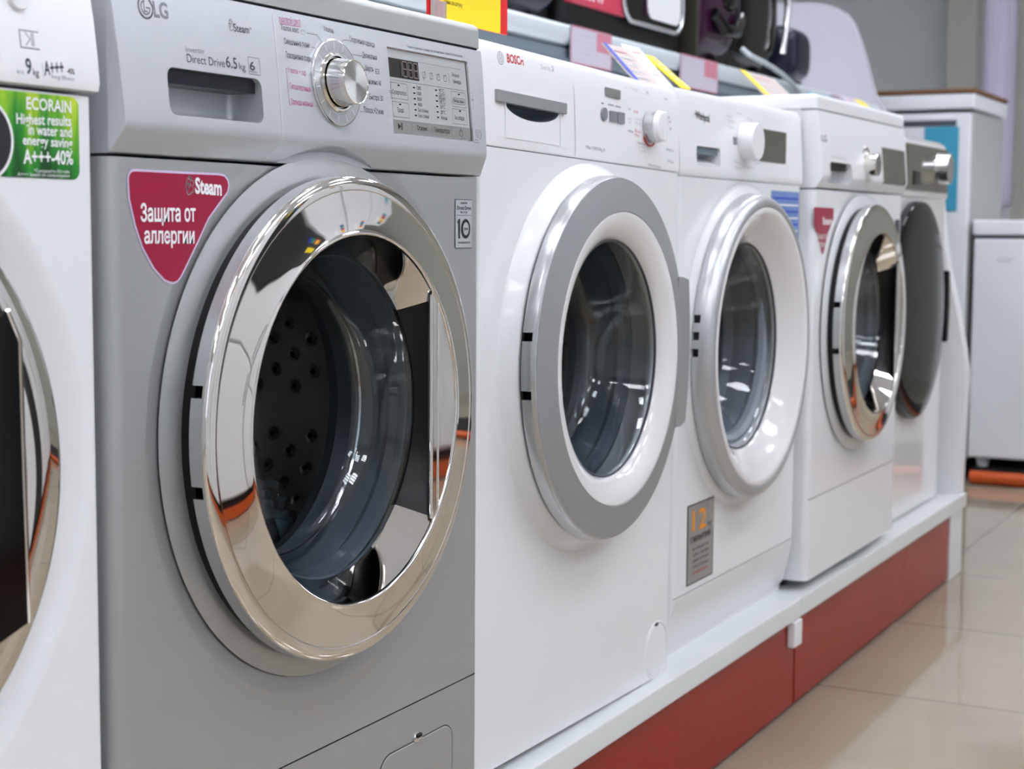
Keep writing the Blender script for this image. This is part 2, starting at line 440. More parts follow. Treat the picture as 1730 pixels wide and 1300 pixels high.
def seg_digits(mb, s, x0, x1, z0, z1, yf, mt):
    n = len(s); w = (x1-x0)/n
    SEG = {'0': 'abcdef', '1': 'bc', '8': 'abcdefg'}
    for i, ch in enumerate(s):
        if ch == ':':
            continue
        X0 = x0+i*w+w*.16; X1 = x0+(i+1)*w-w*.1; zm = (z0+z1)/2
        L = {'a': ((X0, z1), (X1, z1)), 'b': ((X1, z1), (X1, zm)), 'c': ((X1, zm), (X1, z0)), 'd': ((X0, z0), (X1, z0)), 'e': ((X0, zm), (X0, z0)), 'f': ((X0, z1), (X0, zm)), 'g': ((X0, zm), (X1, zm))}
        for k in SEG[ch]:
            a, b = L[k]; a = Vector(a); b = Vector(b); d = (b-a)*.1
            stroke(mb, [a+d, b-d], .0014, mt, yf, lift=.0012)

def steam_mark(mb, x, z, h, mt, yf, w=.0006, lift=.0002):
    """the small puff-of-steam emblem"""
    P = []
    for cx, cz, r, a0, a1 in ((-.05, .72, .16, 60, 260), (-.12, .45, .17, 80, 280), (-.02, .16, .17, 120, 330), (.18, .3, .2, -90, 60), (.2, .62, .17, -60, 120), (.06, .86, .14, -10, 170)):
        P += [(x+h*(cx+.0+r*math.cos(math.radians(a))), z+h*(cz+r*math.sin(math.radians(a)))) for a in range(a0, a1+1, 25)]
    stroke(mb, P, w, mt, yf, lift)
    stroke(mb, [(x+h*(.02+.1*math.cos(math.radians(a))), z+h*(.5+.1*math.sin(math.radians(a)))) for a in range(0, 300, 30)], w, mt, yf, lift)

def lg_front(root, skin, pskin, lidskin, W=.60, H=.865, D=.56, cx=.30, cz=.466, detailed=True):
    """body with chamfered fascia, lid and kick seam; returns helpers"""
    b = body_solid(root, W, D, .838, skin, .013)
    cutters = [dish_cutter((cx, cz), skin)]
    cutters.append(box_cutter((-.01, -.01, .1468), (W+.01, .0022, .1482), 'dark_gap'))   # kick seam
    cutters.append(box_cutter((-.01, -.01, .700), (W+.01, .03, .9), skin))
    cutters.append(box_cutter((-.002, -.01, .699), (W+.002, D+.01, .7005), 'dark_gap'))
    # service flap: rounded outline groove
    cut(b, cutters)
    # fascia
    prof = [(.0, .8365), (-.0035, .815), (-.0070, .78), (-.0100, .745), (-.0113, .728), (-.0112, .723), (-.0095, .7195), (-.0005, .703), (.002, .7015), (.045, .7015), (.045, .8365)]
    mb = MB(); mb.prism(prof, 'x', .0015, W-.0015, pskin)
    f = mb.build('control_panel', root)
    def yf(z):
        P = sorted([(q[1], q[0]) for q in prof[:8]])
        if z <= P[0][0]: return P[0][1]
        for (z0, y0), (z1, y1) in zip(P, P[1:]):
            if z0 <= z <= z1: return y0+(y1-y0)*(z-z0)/(z1-z0)
        return P[-1][1]
    return b, f, yf

def lg_panel_cuts(f, W, cx, cz, pskin, rec, disp, yf):
    cs = [lathe_cutter([(0, -.06), (.272, -.06), (.260, -.02), (.2545, -.0105), (.2505, -.003), (.2490, .0006), (0, .0006)], (cx, cz), [pskin]*6)]
    # side chamfers of the fascia, at both ends
    for sgn, xe in ((1, 0.), (-1, W)):
        mb = MB(); mb.prism([(xe-sgn*.004, -.02), (xe+sgn*.0135, -.02), (xe+sgn*.0015, .001), (xe-sgn*.004, .004)], 'z', .69, .85, pskin); cs.append(mb.build('c', wn=False))
    x0, z0, x1, z1 = rec
    mb = MB(); mb.box((x0, -.02, z0), (x1, .026, z1), 'silver_panel' if pskin != 'white_plastic' else pskin, .008, 4, edges=lambda e: True); cs.append(mb.build('c', wn=False))
    x0, z0, x1, z1 = disp
    mb = MB(); mb.prism([(-.03, z0), (-.03, z1)]+[(yf(z1+(z0-z1)*k/4)+.0032, z1+(z0-z1)*k/4) for k in range(5)], 'x', x0, x1, 'chrome_soft'); cs.append(mb.build('c', wn=False))
    cut(f, cs)

def knob(root, c, y, r, L, skin, face, name='knob', taper=.97, ring=True):
    mb = MB()
    mb.lathe([(0, y), (r*1.02, y), (r*1.02, y-.002), (r, y-.004), (r*taper, y-L+.0015), (r*taper-.0012, y-L), (r*taper-.0022, y-L+.0004), (0, y-L+.0002)], c, [skin]*5+[skin, face], n=64, closed=False)
    return mb.build(name, root)

def lg_door(root, cx, cz, chrome='chrome', skin='silver_paint', band='silver_band'):
    c = (cx, cz)
    collar(root, c, skin)
    # side band, with the two hinge slots cut out on the left
    mb = MB(); mb.lathe([(.2258, -.0285), (.2262, -.0165), (.2248, -.0150), (.200, -.0150), (.200, -.0285)], c, band, n=128)
    d = mb.build('door', root)
    cut(d, [box_cutter((cx-.24, -.0270, cz+q-.0052), (cx-.206, .02, cz+q+.0052), 'black_plastic') for q in (.044, -.040)])
    # black ring painting the shaded gap between band and front
    mb = MB(); mb.lathe([(.2205, -.0152), (.2205, -.0030), (.200, -.0030), (.200, -.0152)], c, 'black_plastic', n=128); mb.build('door_gap_shade', None, d)
    # mirror ring
    mb = MB()
    mb.lathe(smoothed([(.2259, -.0282), (.2262, -.0300), (.2252, -.0318), (.2225, -.0335), (.2185, -.0347), (.2140, -.0352)], 4) + smoothed([(.2132, -.0347), (.205, -.0359), (.195, -.0374), (.185, -.0392), (.1775, -.0410), (.1750, -.0419),
              (.1735, -.0421), (.1722, -.0412), (.1715, -.0395)], 4) + [(.1715, .004), (.180, .004), (.195, -.0285)], c, chrome, n=192)
    r = mb.build('chrome_ring', None, d, ang=40)
    # funnel down to the glass: bright, except for the black grip pocket on the right
    P = [(.1714, -.0385), (.1626, -.0215), (.1548, -.0060), (.1535, -.0030), (.1560, .0035), (.1714, .0035)]
    mb = MB(); mb.lathe(P, c, chrome, n=120, a0=math.radians(39), a1=math.radians(319)); mb.build('chrome_funnel', None, d)
    mb = MB(); mb.lathe(P, c, 'black_plastic', n=40, a0=math.radians(-41), a1=math.radians(39)); mb.build('grip_pocket', None, d)
    # grip: flat bright segment whose straight upright edge is the handle
    hx = .1255; rr = .1716; a_ = math.acos(hx/rr)
    seg = [(cx+rr*math.cos(a_-2*a_*k/24), cz+rr*math.sin(a_-2*a_*k/24)) for k in range(25)]
    mb = MB(); mb.prism(seg, 'y', -.0405, -.0362, chrome)
    mb.tube([(cx+hx, -.0392, cz-rr*math.sin(a_)+.004), (cx+hx, -.0392, cz+rr*math.sin(a_)-.004)], .0026, chrome, 12)
    mb.tube([(cx+hx+.012, -.0405, cz-rr*math.sin(a_)+.012), (cx+hx+.012, -.0405, cz+rr*math.sin(a_)-.012)], .0012, chrome, 8)
    mb.build('handle', None, d)
    g = MB()
    g.lathe([(.1540, -.001), (.150, .010), (.144, .034), (.1385, .050), (.131, .059), (.10, .066), (0, .070)], c, 'glass', n=128, closed=False)
    g.lathe([(.1515, -.001), (.147, .010), (.1405, .032), (.134, .047), (.126, .054), (.10, .060), (0, .064)], c, 'glass', n=128, closed=False)
    gl = g.build('glass', None, d, recalc=False)
    rim = MB(); rim.lathe([(.1372, .0545), (.1388, .0530), (.1376, .0515), (.1360, .0530)], c, 'chrome_soft', n=96); rim.build('glass_rim', None, d)
    return d

# ================================================================ room shell
def slab(name, a, b, mt, **k):
    mb = MB(); mb.box(a, b, mt); return structure(mb.build(name, wn=False))
X0, X1, Y0, Y1, ZC = -3.6, 7.2, -5.2, 3.2, 3.1
slab('floor', (X0-.2, Y0-.2, -.1), (X1+.2, Y1+.2, 0), 'floor_tile')
slab('ceiling', (X0-.2, Y0-.2, ZC), (X1+.2, Y1+.2, ZC+.1), 'ceiling_white')
slab('wall_back', (X0-.2, Y1, 0), (X1+.2, Y1+.2, ZC), 'wall_grey')
slab('wall_left', (X0-.2, Y0, 0), (X0, Y1, ZC), 'wall_grey')
# far wall with one tall window
WY0, WY1, WZ0, WZ1 = .698, .846, .96, 2.7
mb = MB()
mb.box((X1, Y0, 0), (X1+.2, WY0, ZC), 'wall_olive'); mb.box((X1, WY1, 0), (X1+.2, Y1, ZC), 'wall_grey')
mb.box((X1, WY0, 0), (X1+.2, WY1, WZ0), 'wall_grey'); mb.box((X1, WY0, WZ1), (X1+.2, WY1, ZC), 'wall_grey')
structure(mb.build('wall_right', wn=False))
mb = MB(); mb.box((X1-.16, WY1+.004, 0), (X1-.001, .992, ZC-.001), 'wall_olive', .004); structure(mb.build('trim_1'))
mb = MB()
mb.box((X1+.06, WY0, WZ0), (X1+.10, WY0+.02, WZ1), 'white_plastic'); mb.box((X1+.06, WY1-.012, WZ0), (X1+.10, WY1, WZ1), 'white_plastic')
mb.box((X1+.06, WY0+.02, WZ0), (X1+.10, WY1-.012, WZ0+.03), 'white_plastic'); mb.box((X1+.06, WY0+.02, WZ1-.03), (X1+.10, WY1-.012, WZ1), 'white_plastic')
w = structure(mb.build('window_1'))
mb = MB(); mb.box((X1+.075, WY0+.02, WZ0+.03), (X1+.081, WY1-.012, WZ1-.03), 'window_glass'); mb.build('window_pane', None, w)
mb = MB(); n_ = 60; rows = []
for k in range(n_+1):
    yy = WY0-.012+(WY1-WY0+.010)*k/n_; xx = X1-.014+.006*math.sin(k*1.05)+.003*math.sin(k*.37)
    rows.append((mb.bm.verts.new((xx, yy, WZ0+.01)), mb.bm.verts.new((xx, yy, WZ1-.01))))
for a, b_ in zip(rows, rows[1:]): mb.face([a[0], b_[0], b_[1], a[1]], 'curtain')
tag(mb.build('curtain', recalc=False), 'pale lavender curtain hanging in the tall narrow window on the far wall', 'curtain')
# street-side wall: three broad shop windows
mb = MB(); wins = [(-3.0, -.6), (.2, 2.8), (3.6, 6.4)]
xs = [X0-.2]+[v for w_ in wins for v in w_]+[X1+.2]
for i in range(0, len(xs), 2): mb.box((xs[i], Y0-.2, 0), (xs[i+1], Y0, ZC), 'wall_grey')
for a, b_ in wins:
    mb.box((a, Y0-.2, 0), (b_, Y0, .75), 'wall_grey'); mb.box((a, Y0-.2, 2.75), (b_, Y0, ZC), 'wall_grey')
structure(mb.build('wall_front', wn=False))
for i, (a, b_) in enumerate(wins):
    mb = MB(); t = .05
    mb.box((a, Y0-.12, .75), (a+t, Y0-.06, 2.75), 'white_plastic'); mb.box((b_-t, Y0-.12, .75), (b_, Y0-.06, 2.75), 'white_plastic')
    mb.box((a+t, Y0-.12, .75), (b_-t, Y0-.06, .80), 'white_plastic'); mb.box((a+t, Y0-.12, 2.70), (b_-t, Y0-.06, 2.75), 'white_plastic')
    mb.box(((a+b_)/2-.025, Y0-.12, .80), ((a+b_)/2+.025, Y0-.06, 2.70), 'white_plastic')
    o = structure(mb.build('window_%d' % (i+2)))
    mb = MB(); mb.box((a+t, Y0-.093, .8), (b_-t, Y0-.087, 2.7), 'window_glass'); mb.build('window_pane', None, o)

# ceiling lamps: recessed louvre luminaires
first = None
for i in range(6):
    for j in range(5):
        x, y = -2.7+1.5*i, -4.3+1.5*j
        if first is None:
            t = thing('ceiling_lamp', (x, y, ZC-.05), 'square white ceiling lamp with louvres', 'ceiling lamp', 'square lamps on the shop ceiling')
            mb = MB()
            for a, b_ in (((-.31, -.31, 0), (.31, -.29, .049)), ((-.31, .29, 0), (.31, .31, .049)), ((-.31, -.29, 0), (-.29, .29, .049)), ((.29, -.29, 0), (.31, .29, .049))): mb.box(a, b_, 'white_plastic')
            for k in range(1, 4):
                q = -.29+.145*k; mb.box((q-.004, -.29, 0), (q+.004, .29, .02), 'white_plastic')
            fr = mb.build('frame', t)
            mb = MB()
            for k in range(4):
                q = -.2175+.145*k; mb.box((q-.045, -.28, .022), (q+.045, .28, .03), 'lamp')
            di = mb.build('lamp_tubes', t, wn=False); first = (t, fr, di)
        else:
            t = first[0].copy(); COL.objects.link(t); t.location = (x, y, ZC-.05)
            for ch in first[1:]:
                c = ch.copy(); COL.objects.link(c); c.parent = t

# ============================================================ display stand
def stand(x0, x1, label, last=False):
    t = thing('display_stand', (x0, 0, 0), label, 'display stand', 'low stands carrying the washing machines')
    L = x1-x0
    mb = MB(); mb.box((0, -.008, .165), (L, .585, ZT), 'plinth_white', .003, 2); mb.build('board', t)
    mb = MB(); mb.box((.002, .004, .006), (L-(.13 if last else .002), .016, .164), 'plinth_red', .001, 1); mb.build('front_panel', t)
    for xx in (.1, L*.5, L-.2):
        mb = MB(); mb.box((xx, .06, 0), (xx+.03, .58, .164), 'plinth_white'); mb.build('support', t)
    return t, L
t, L = stand(-.75, 1.768, 'white topped display stand with red front under the two nearest washing machines and the next two')
mb = MB(); mb.box((L-.045, -.011, .118), (L-.002, .0035, .164), 'white_plastic', .003, 2); mb.build('bracket', t)
t['label'] = 'nearer white topped stand with long glossy red front panel'
t, L = stand(1.772, 3.095, 'farther white topped stand with red front ending at a white post', True)
mb = MB(); mb.box((L-.128, .0, 0), (L, .58, .164), 'plinth_white', .002, 2); mb.build('post', t)
# curved end board that closes the row
t = thing('end_board', (3.05, 0, ZT), 'white upright end board closing the row beside the black-doored machine', 'end board')
mb = MB()
pts = [(.0, 0), (-.006, .30), (.002, .36), (.02, .45), (.045, .55), (.062, .66), (.075, .80), (.57, .80), (.57, 0)]
mb.prism([(p[0], p[1]) for p in pts], 'x', 0, .045, 'white_plastic'); mb.build('board', t)

# =============================================== 1. leftmost white machine
W1 = .595
t = thing('washing_machine', (-.020-W1, -.006, ZT), 'white washing machine at the left edge with a green bamboo sticker', 'washing machine', 'washing machines on the stand')
b = body_solid(t, W1, .56, .742, 'white_enamel', .010)
C1 = (W1-.28, .470)
cut(b, [dish_cutter(C1, 'white_enamel', rd=.270, ri=.21, dep=.016)])
prof = [(.028, .85), (.014, .845), (.006, .835), (-.0005, .80), (-.004, .77), (-.0055, .752), (-.004, .7462), (.0, .7450), (.05, .7450), (.05, .85)]
mb = MB(); mb.prism(prof, 'x', .0, W1, 'white_plastic'); f = mb.build('control_panel', t)
def yp1(z):
    P = sorted([(q[1], q[0]) for q in prof[:7]])
    for (z0, y0), (z1, y1) in zip(P, P[1:]):
        if z0 <= z <= z1: return y0+(y1-y0)*(z-z0)/(z1-z0)
    return P[0][1]
mb = MB(); mb.box((0, .05, .838), (W1, .56, .8505), 'white_plastic', .004); mb.build('lid', t)
mb = MB()
A = hit(t, 33, 50, -.003); B = hit(t, 65, 84, -.003)
stroke(mb, [(A.x, A.z), (B.x, A.z), ], .0008, 'ink_light', yp1); stroke(mb, [(A.x, A.z), (A.x, B.z), (B.x, B.z)], .0010, 'ink_light', yp1)
A = hit(t, 43, 76, -.003); 
stroke(mb, [(A.x, A.z+.009), (A.x+.0045, A.z+.0045), (A.x, A.z)], .0007, 'ink_light', yp1)
for q in (.0060, .0078): stroke(mb, [(A.x+q, A.z), (A.x+q, A.z+.009)], .0008, 'ink_light', yp1)
pletter(mb, t, 'up to', (28, 123), (40, 125), .003, 'ink_light', yp1)
pletter(mb, t, '9', (44, 124), (54, 126), .011, 'ink', yp1, .02)
pletter(mb, t, 'kg', (56, 127), (66, 129), .005, 'ink', yp1, .01)
stroke(mb, [tuple(hit(t, 70, 108, -.004).xz), tuple(hit(t, 71, 130, -.004).xz)], .0004, 'ink_light', yp1)
pletter(mb, t, 'A+++', (75, 127), (108, 125), .010, 'ink', yp1, .02)
pletter(mb, t, '-40%', (113, 124), (126, 126), .004, 'ink', yp1, .01)
pletter(mb, t, 'Energy Efficiency', (87, 132), (126, 137), .0028, 'ink_light', yp1)
mb.build('panel_lettering', None, f, recalc=False, wn=False)
k0 = hit(t, 43, -8, -.008); knob(t, (k0.x, k0.z), yp1(.82)+.002, .0105, .009, 'white_plastic', 'white_plastic', 'button')
mb = MB(); mb.lathe([(.0105, -.0005), (.0135, -.0015), (.0135, .004), (.0105, .004)], (k0.x, k0.z), 'chrome_soft', n=32)
for v in mb.bm.verts: v.co.y += yp1(.83)-.001
mb.build('button_ring', t)
# sticker
TL = hit(t, -120, 140, 0); BR = hit(t, 134, 304, 0)
mb = MB(); patch(mb, rrect(-.0+.33, BR.z, BR.x, .7405, .007), 'bamboo_print', 0, .0005)
cc = hit(t, -30, 232, 0); ed = hit(t, 21.5, 232, 0)
R_ = .030; ccx = ed.x-R_
patch(mb, circ(ccx, .705, R_, 48), 'ink_white', 0, .0008); patch(mb, circ(ccx, .705, R_-.0025, 48), 'graphite', 0, .0011)
for s, pl, pr, h in (('ECORAIN', (43, 184), (119, 191), .0085), ('Highest results', (26, 209), (119, 213), .0075), ('in water and', (46, 227), (120, 232), .0075),
                     ('energy saving', (37, 244), (121, 250), .0070), ('A+++-40%', (38, 276), (122, 278), .0100)):
    pletter(mb, t, s, pl, pr, h, 'ink_white', 0, .02, lift=.0010)
for s, pl, pr in (('*Compared to EU rules', (56, 291), (116, 293)), ('A+++ based on consumption', (28, 297), (116, 300))): pletter(mb, t, s, pl, pr, .0025, 'ink_white', 0, lift=.0010)
mb.build('sticker', None, b, recalc=False, wn=False)
drum(t, C1); gasket(t, C1)
mb = MB(); mb.lathe([(.222, .010), (.2235, -.006), (.221, -.014), (.214, -.018), (.19, -.022), (.172, -.018), (.163, .0), (.158, .012)], C1, 'chrome', n=128); d = mb.build('door', t)
g = MB(); g.lathe([(.162, -.006), (.150, .0), (.14, .04), (.125, .08), (0, .09)], C1, 'glass', n=96, closed=False); g.build('glass', None, d, recalc=False)
mb = MB(); hx = hit(t, 12, 700, -.02).x-C1[0]
hz = math.sqrt(.205**2-hx**2)
pts = [(C1[0]+hx+.002, C1[1]-hz+.02), (C1[0]+hx, C1[1]+.0), (C1[0]+hx-.001, C1[1]+hz-.03), (C1[0]+hx-.012, C1[1]+hz-.008), (C1[0]+hx-.03, C1[1]+hz-.02), (C1[0]+hx-.04, C1[1]), (C1[0]+hx-.03, C1[1]-hz+.01)]
mb.prism(pts, 'y', -.034, -.008, 'black_gloss'); h_ = mb.build('handle', None, d)
mb = MB(); mb.tube([(p[0]+.001, -.033, p[1]) for p in pts[:4]], .0022, 'chrome'); mb.build('handle_trim', None, h_)
feet(t, W1, .56, .001)

# ===================================================== 2. silver LG machine
t = thing('washing_machine', (0, 0, ZT), 'silver grey washing machine with a big chrome ring door and a red pointed sticker', 'washing machine', 'washing machines on the stand')
LG = t
CX, CZ = .300, .466
b, f, yf = lg_front(t, 'silver_paint', 'silver_panel', 'silver_lid', cx=CX, cz=CZ)
lg_panel_cuts(f, .6, CX, CZ, 'silver_panel', (.0625, .7345, .1885, .7725), (.402, .7375, .5635, .8225), yf)
mb = MB()
mb.box((0, 0, .8392), (.6, .56, .865), 'silver_lid', .009, 4, edges=lambda e: e.verts[0].co.z > .85 and e.verts[1].co.z > .85 or abs(e.verts[0].co.z-e.verts[1].co.z) > .01); mb.build('lid', t)
mb = MB(); mb.box((.004, .004, .836), (.596, .55, .8395), 'dark_gap'); mb.build('lid_seal', t)
# drawer front seam
sx = .2150
mb = MB(); stroke(mb, [(sx, z) for z in (.8360, .815, .78, .745, .728, .7225)], .0011, 'seam_white', yf, lift=.0003)
stroke(mb, [(sx, .7225), (sx-.012, .7035)], .0009, 'seam_white', yf, lift=.0004)
mb.build('drawer_seam', None, f, recalc=False, wn=False)
# drawer grip: dark slot in the top of the recess + scooped back
mb = MB(); mb.box((.0637, -.002, .7602), (.1873, .024, .7722), 'navy_satin'); mb.build('drawer_slot', None, f)
# logo
mb = MB()
a = hit(t, 241, 13, -.0005)
lx, lz, lr = a.x, a.z, .0084
def ring(mb, cx, cz, r, w, mt, yfn, a0=0, a1=360, lift=.0002): stroke(mb, circ(cx, cz, r, 36, a0, a1)+([circ(cx, cz, r, 36)[0]] if a1-a0 == 360 else []), w, mt, yfn, lift)
ring(mb, lx, lz, lr, .0017, 'ink_light', yf)
stroke(mb, [(lx-.0016, lz+.0045), (lx-.0016, lz-.003), (lx+.0016, lz-.003)], .0013, 'ink_light', yf)
ring(mb, lx, lz, lr*.62, .0011, 'ink_light', yf, 95, 360)
stroke(mb, [(lx+.001, lz), (lx+.005, lz)], .0014, 'ink_light', yf)
pletter(mb, t, 'LG', (260, 28), (285, 32), .0125, 'ink_light', yf, .03)
mb.build('maker_logo', None, f, recalc=False, wn=False)
mb = MB()
a = hit(t, 389, 51, -.003); steam_mark(mb, a.x, a.z-.0005, .010, 'ink', yf, .0004)
pletter(mb, t, 'Steam', (395, 53), (421, 57), .0068, 'ink', yf, .01)
pletter(mb, t, 'TM', (421, 50), (425, 51), .0020, 'ink', yf)
pletter(mb, t, 'Inverter', (314, 88), (346, 91), .0048, 'ink_light', yf)
pletter(mb, t, 'Direct Drive', (316, 105), (380, 114), .0070, 'ink', yf)
pletter(mb, t, '6.5', (382, 113), (401, 117), .0094, 'ink', yf, .01)
pletter(mb, t, 'kg', (404, 117), (415, 119), .0058, 'ink', yf)
A = hit(t, 417, 125, -.005); B = hit(t, 436, 99, -.005)
stroke(mb, rrect(A.x, A.z, B.x, B.z, .001, 3), .0004, 'ink', yf, closed=True)
pletter(mb, t, '6', (422, 118), (431, 119), .0072, 'ink', yf, .015)
pletter(mb, t, 'MOTION', (422, 122), (434, 124), .0016, 'ink', yf)
mb.build('drawer_lettering', None, f, recalc=False, wn=False)
# programme names
mb = MB()
for s, pl, pr, h, c_ in (('ПАРОВОЙ ЦИКЛ', (472, 39), (508, 44), .0052, 'ink_pink'), ('Хлопок макс.', (475, 51), (506, 56), .0048, 'ink'), ('Хлопок', (547, 52), (564, 57), .0048, 'ink'),
    ('Смешанные ткани', (480, 74), (523, 81), .0052, 'ink'), ('Повседневная стирка', (483, 97), (527, 105), .0052, 'ink'), ('Хлопок + пар', (487, 123), (517, 128), .0050, 'ink_pink'),
    ('Гипоаллергенная', (490, 150), (525, 156), .0052, 'ink_pink'), ('Одежда малыша', (492, 176), (529, 181), .0050, 'ink_pink'),
    ('Спортивная одежда', (591, 70), (633, 80), .0050, 'ink'), ('Деликатная', (612, 97), (637, 102), .0052, 'ink'), ('Шерсть', (617, 119), (631, 122), .0052, 'ink'),
    ('Интенсивно 60', (612, 140), (644, 145), .0050, 'ink'), ('Быстро 30', (624, 168), (647, 171), .0052, 'ink'), ('Полоск.+Отжим', (615, 190), (648, 194), .0056, 'ink')):
    pletter(mb, t, s, pl, pr, h, c_, yf)
def hit_on(root, p, yfn):
    y = yfn(.78)
    for _ in range(3): q = hit(root, *p, y=y); y = yfn(q.z)
    return (q.x, q.z)
def pl(pts, w, c_): stroke(mb, [hit_on(LG, p, yf) for p in pts], w, c_, yf)
pl([(473, 40.5), (508, 45.5)], .0005, 'ink_pink')
pl([(483, 116), (489, 177)], .0005, 'ink_pink'); pl([(483, 116), (486, 116.3)], .0005, 'ink_pink'); pl([(489, 177), (492, 177.4)], .0005, 'ink_pink')
pl([(518, 56), (535, 59), (543, 70)], .0004, 'ink'); pl([(557, 59), (558.5, 67)], .0003, 'ink_light')
pl([(590, 69), (583, 67.5), (578, 69), (575, 77)], .0004, 'ink'); pl([(588, 91), (611, 95)], .0003, 'ink'); pl([(526, 80), (534, 81.5)], .0004, 'ink')
pl([(521, 126), (527, 126.5)], .0003, 'ink_light'); pl([(527, 152.5), (532, 153)], .0003, 'ink_light'); pl([(532, 179), (538, 180)], .0003, 'ink_light')
pl([(620, 166), (623, 166.5)], .0003, 'ink'); pl([(608, 188), (614, 189)], .0003, 'ink')
pl([(509, 51), (514, 51.7), (514.5, 58.5), (509.5, 57.8), (509, 51)], .0003, 'ink_light')
pl([(634, 117), (640, 117.5), (640.5, 125), (634.5, 124.5), (634, 117)], .0005, 'ink'); pl([(634, 121), (640, 121.5)], .0005, 'ink')
pletter(mb, t, '* Нажать и удерживать 3 секунды для дополнительных функций. Очистка барабана', (687, 80.5), (781, 97), .0026, 'ink', yf)
mb.build('panel_lettering', None, f, recalc=False, wn=False)
mb = MB()
A = hit(t, 805, 226, -.009); ring(mb, A.x, A.z, .0042, .0004, 'ink', yf); ring(mb, A.x, A.z, .0020, .0004, 'ink', yf); stroke(mb, circ(A.x+.002, A.z, .0062, 8, -60, 40), .0006, 'ink', yf)
pletter(mb, t, 'Smart', (802, 237), (808, 238), .0014, 'ink', yf); pletter(mb, t, 'Diagnosis', (800, 241), (810, 242.3), .0014, 'ink', yf)
pl([(661, 139), (659, 138.7), (660, 166), (663, 166.5)], .0003, 'ink'); pl([(657, 153), (663, 154), (663, 157), (658, 156)], .0003, 'ink')
pl([(796, 157), (798, 157.6), (799.5, 183), (797, 183.2)], .0003, 'ink'); pletter(mb, t, '*', (797, 173), (800, 173.4), .004, 'ink', yf)
mb.build('panel_symbols', None, f, recalc=False, wn=False)
# display
yd = lambda z: yf(z)+.0026
def slabx(mb, x0, x1, z0, z1, yfn, th, mt):
    zz = [z0+(z1-z0)*k/4 for k in range(5)]
    mb.prism([(yfn(z), z) for z in zz]+[(yfn(z)+th, z) for z in zz[::-1]], 'x', x0, x1, mt)
mb = MB()
dx0, dz0, dx1, dz1 = .4035, .7390, .5620, .8210
slabx(mb, dx0, dx1, dz0, dz1, yd, .002, 'lcd')
dsp = mb.build('display', None, f)
mb = MB()
W_, H_ = dx1-dx0, dz1-dz0
def D(u, v): return (dx0+u*W_, dz0+v*H_)
def dl(s, u0, u1, v, h, mt='ink', bold=0., lift=.0004): letter(mb, s, dx0+u0*W_, dx0+u1*W_, dz0+v*H_, h*H_, mt, yd, bold, lift=lift)
def dr(u0, v0, u1, v1, w=.0003, mt='ink_light'): stroke(mb, [D(u0, v0), D(u1, v0), D(u1, v1), D(u0, v1)], w, mt, yd, lift=.0004, closed=True)
patch(mb, [D(0, 0), D(1, 0), D(1, .155), D(0, .155)], 'lcd_bar', yd, .0003)
patch(mb, [D(.012, .665), D(.375, .665), D(.375, .895), D(.012, .895)], 'lcd_dark', yd, .0003)
x_, z_ = D(.10, .69); x2, z2 = D(.36, .87); seg_digits(mb, '1888', x_, x2, z_, z2, yd, 'lcd_digit')
for u in (.166, .44, .69, .90): pass
for i, u in enumerate((.42, .51, .60, .69)):
    x_, z_ = D(u, .75)
    stroke(mb, rrect(x_, z_-.003, x_+.006, z_+.003, .001, 2), .0004, 'ink', yd, .0004, True); stroke(mb, [(x_+.001, z_-.006+.002*i), (x_+.005, z_+.004)], .0004, 'ink', yd, .0004)
stroke(mb, [D(.76, .70), D(.76, .83)], .0003, 'ink', yd, .0004)
stroke(mb, [D(.02, .63), D(.98, .63)], .0003, 'ink', yd, .0004); stroke(mb, [D(.38, .90), D(.94, .90)], .0003, 'ink_light', yd, .0004)
dl('Режим', .81, .90, .79, .05); dl('таймера', .81, .92, .71, .05)
dr(.02, .41, .215, .60, mt='ink'); dr(.02, .19, .215, .37, mt='ink'); dr(.775, .41, .965, .60, mt='ink'); dr(.775, .19, .965, .38, mt='ink')
dl('Суперполоск.', .03, .205, .46, .055); dl('Предв.', .075, .155, .25, .055)
x_, z_ = D(.79, .445); x2, z2 = D(.95, .52); stroke(mb, rrect(x_, z_, x2, z2, .002, 3), .0004, 'ink', yd, .0004, True)
dl('Интенсивная', .80, .94, .465, .045); dl('Без складок', .80, .93, .245, .055)
for u, v in ((.10, .565), (.10, .335), (.865, .565), (.865, .35)): patch(mb, [D(u, v), D(u+.025, v), D(u+.025, v+.018), D(u, v+.018)], 'ink_black', yd, .0004)
for i, s in enumerate(('1200', '1000', '800', '400', 'Без отжима', 'Без слива')):
    v = .555-.068*i; patch(mb, [D(.285, v+.01), D(.31, v+.01), D(.31, v+.028), D(.285, v+.028)], 'ink_black', yd, .0004); dl(s, .33, .33+(.055 if i < 4 else .13), v, .045)
for i, s in enumerate(('95°C', '60°C', '40°C', '30°C', '20°C', 'Холодн.')):
    v = .565-.068*i; patch(mb, [D(.565, v+.01), D(.59, v+.01), D(.59, v+.028), D(.565, v+.028)], 'ink_black', yd, .0004); dl(s, .615, .615+(.065 if i < 5 else .085), v, .045)
    if i in (1, 2): dr(.605, v-.008, .69, v+.053, .0003, 'ink')
for u in (.235, .49, .745): stroke(mb, [D(u, .02), D(u, .14)], .0003, 'ink', yd, .0005)
x_, z_ = D(.07, .078); V = [(x_, z_-.0034), (x_+.0050, z_), (x_, z_+.0034)]; patch(mb, V, 'ink_black', yd, .0005)
for q in (.0058, .0078): stroke(mb, [(x_+q, z_-.003), (x_+q, z_+.003)], .0010, 'ink_black', yd, .0005)
dl('Отжим', .30, .42, .055, .06, 'ink_black', lift=.0005); dl('Температура', .515, .715, .055, .06, 'ink_black', lift=.0005)
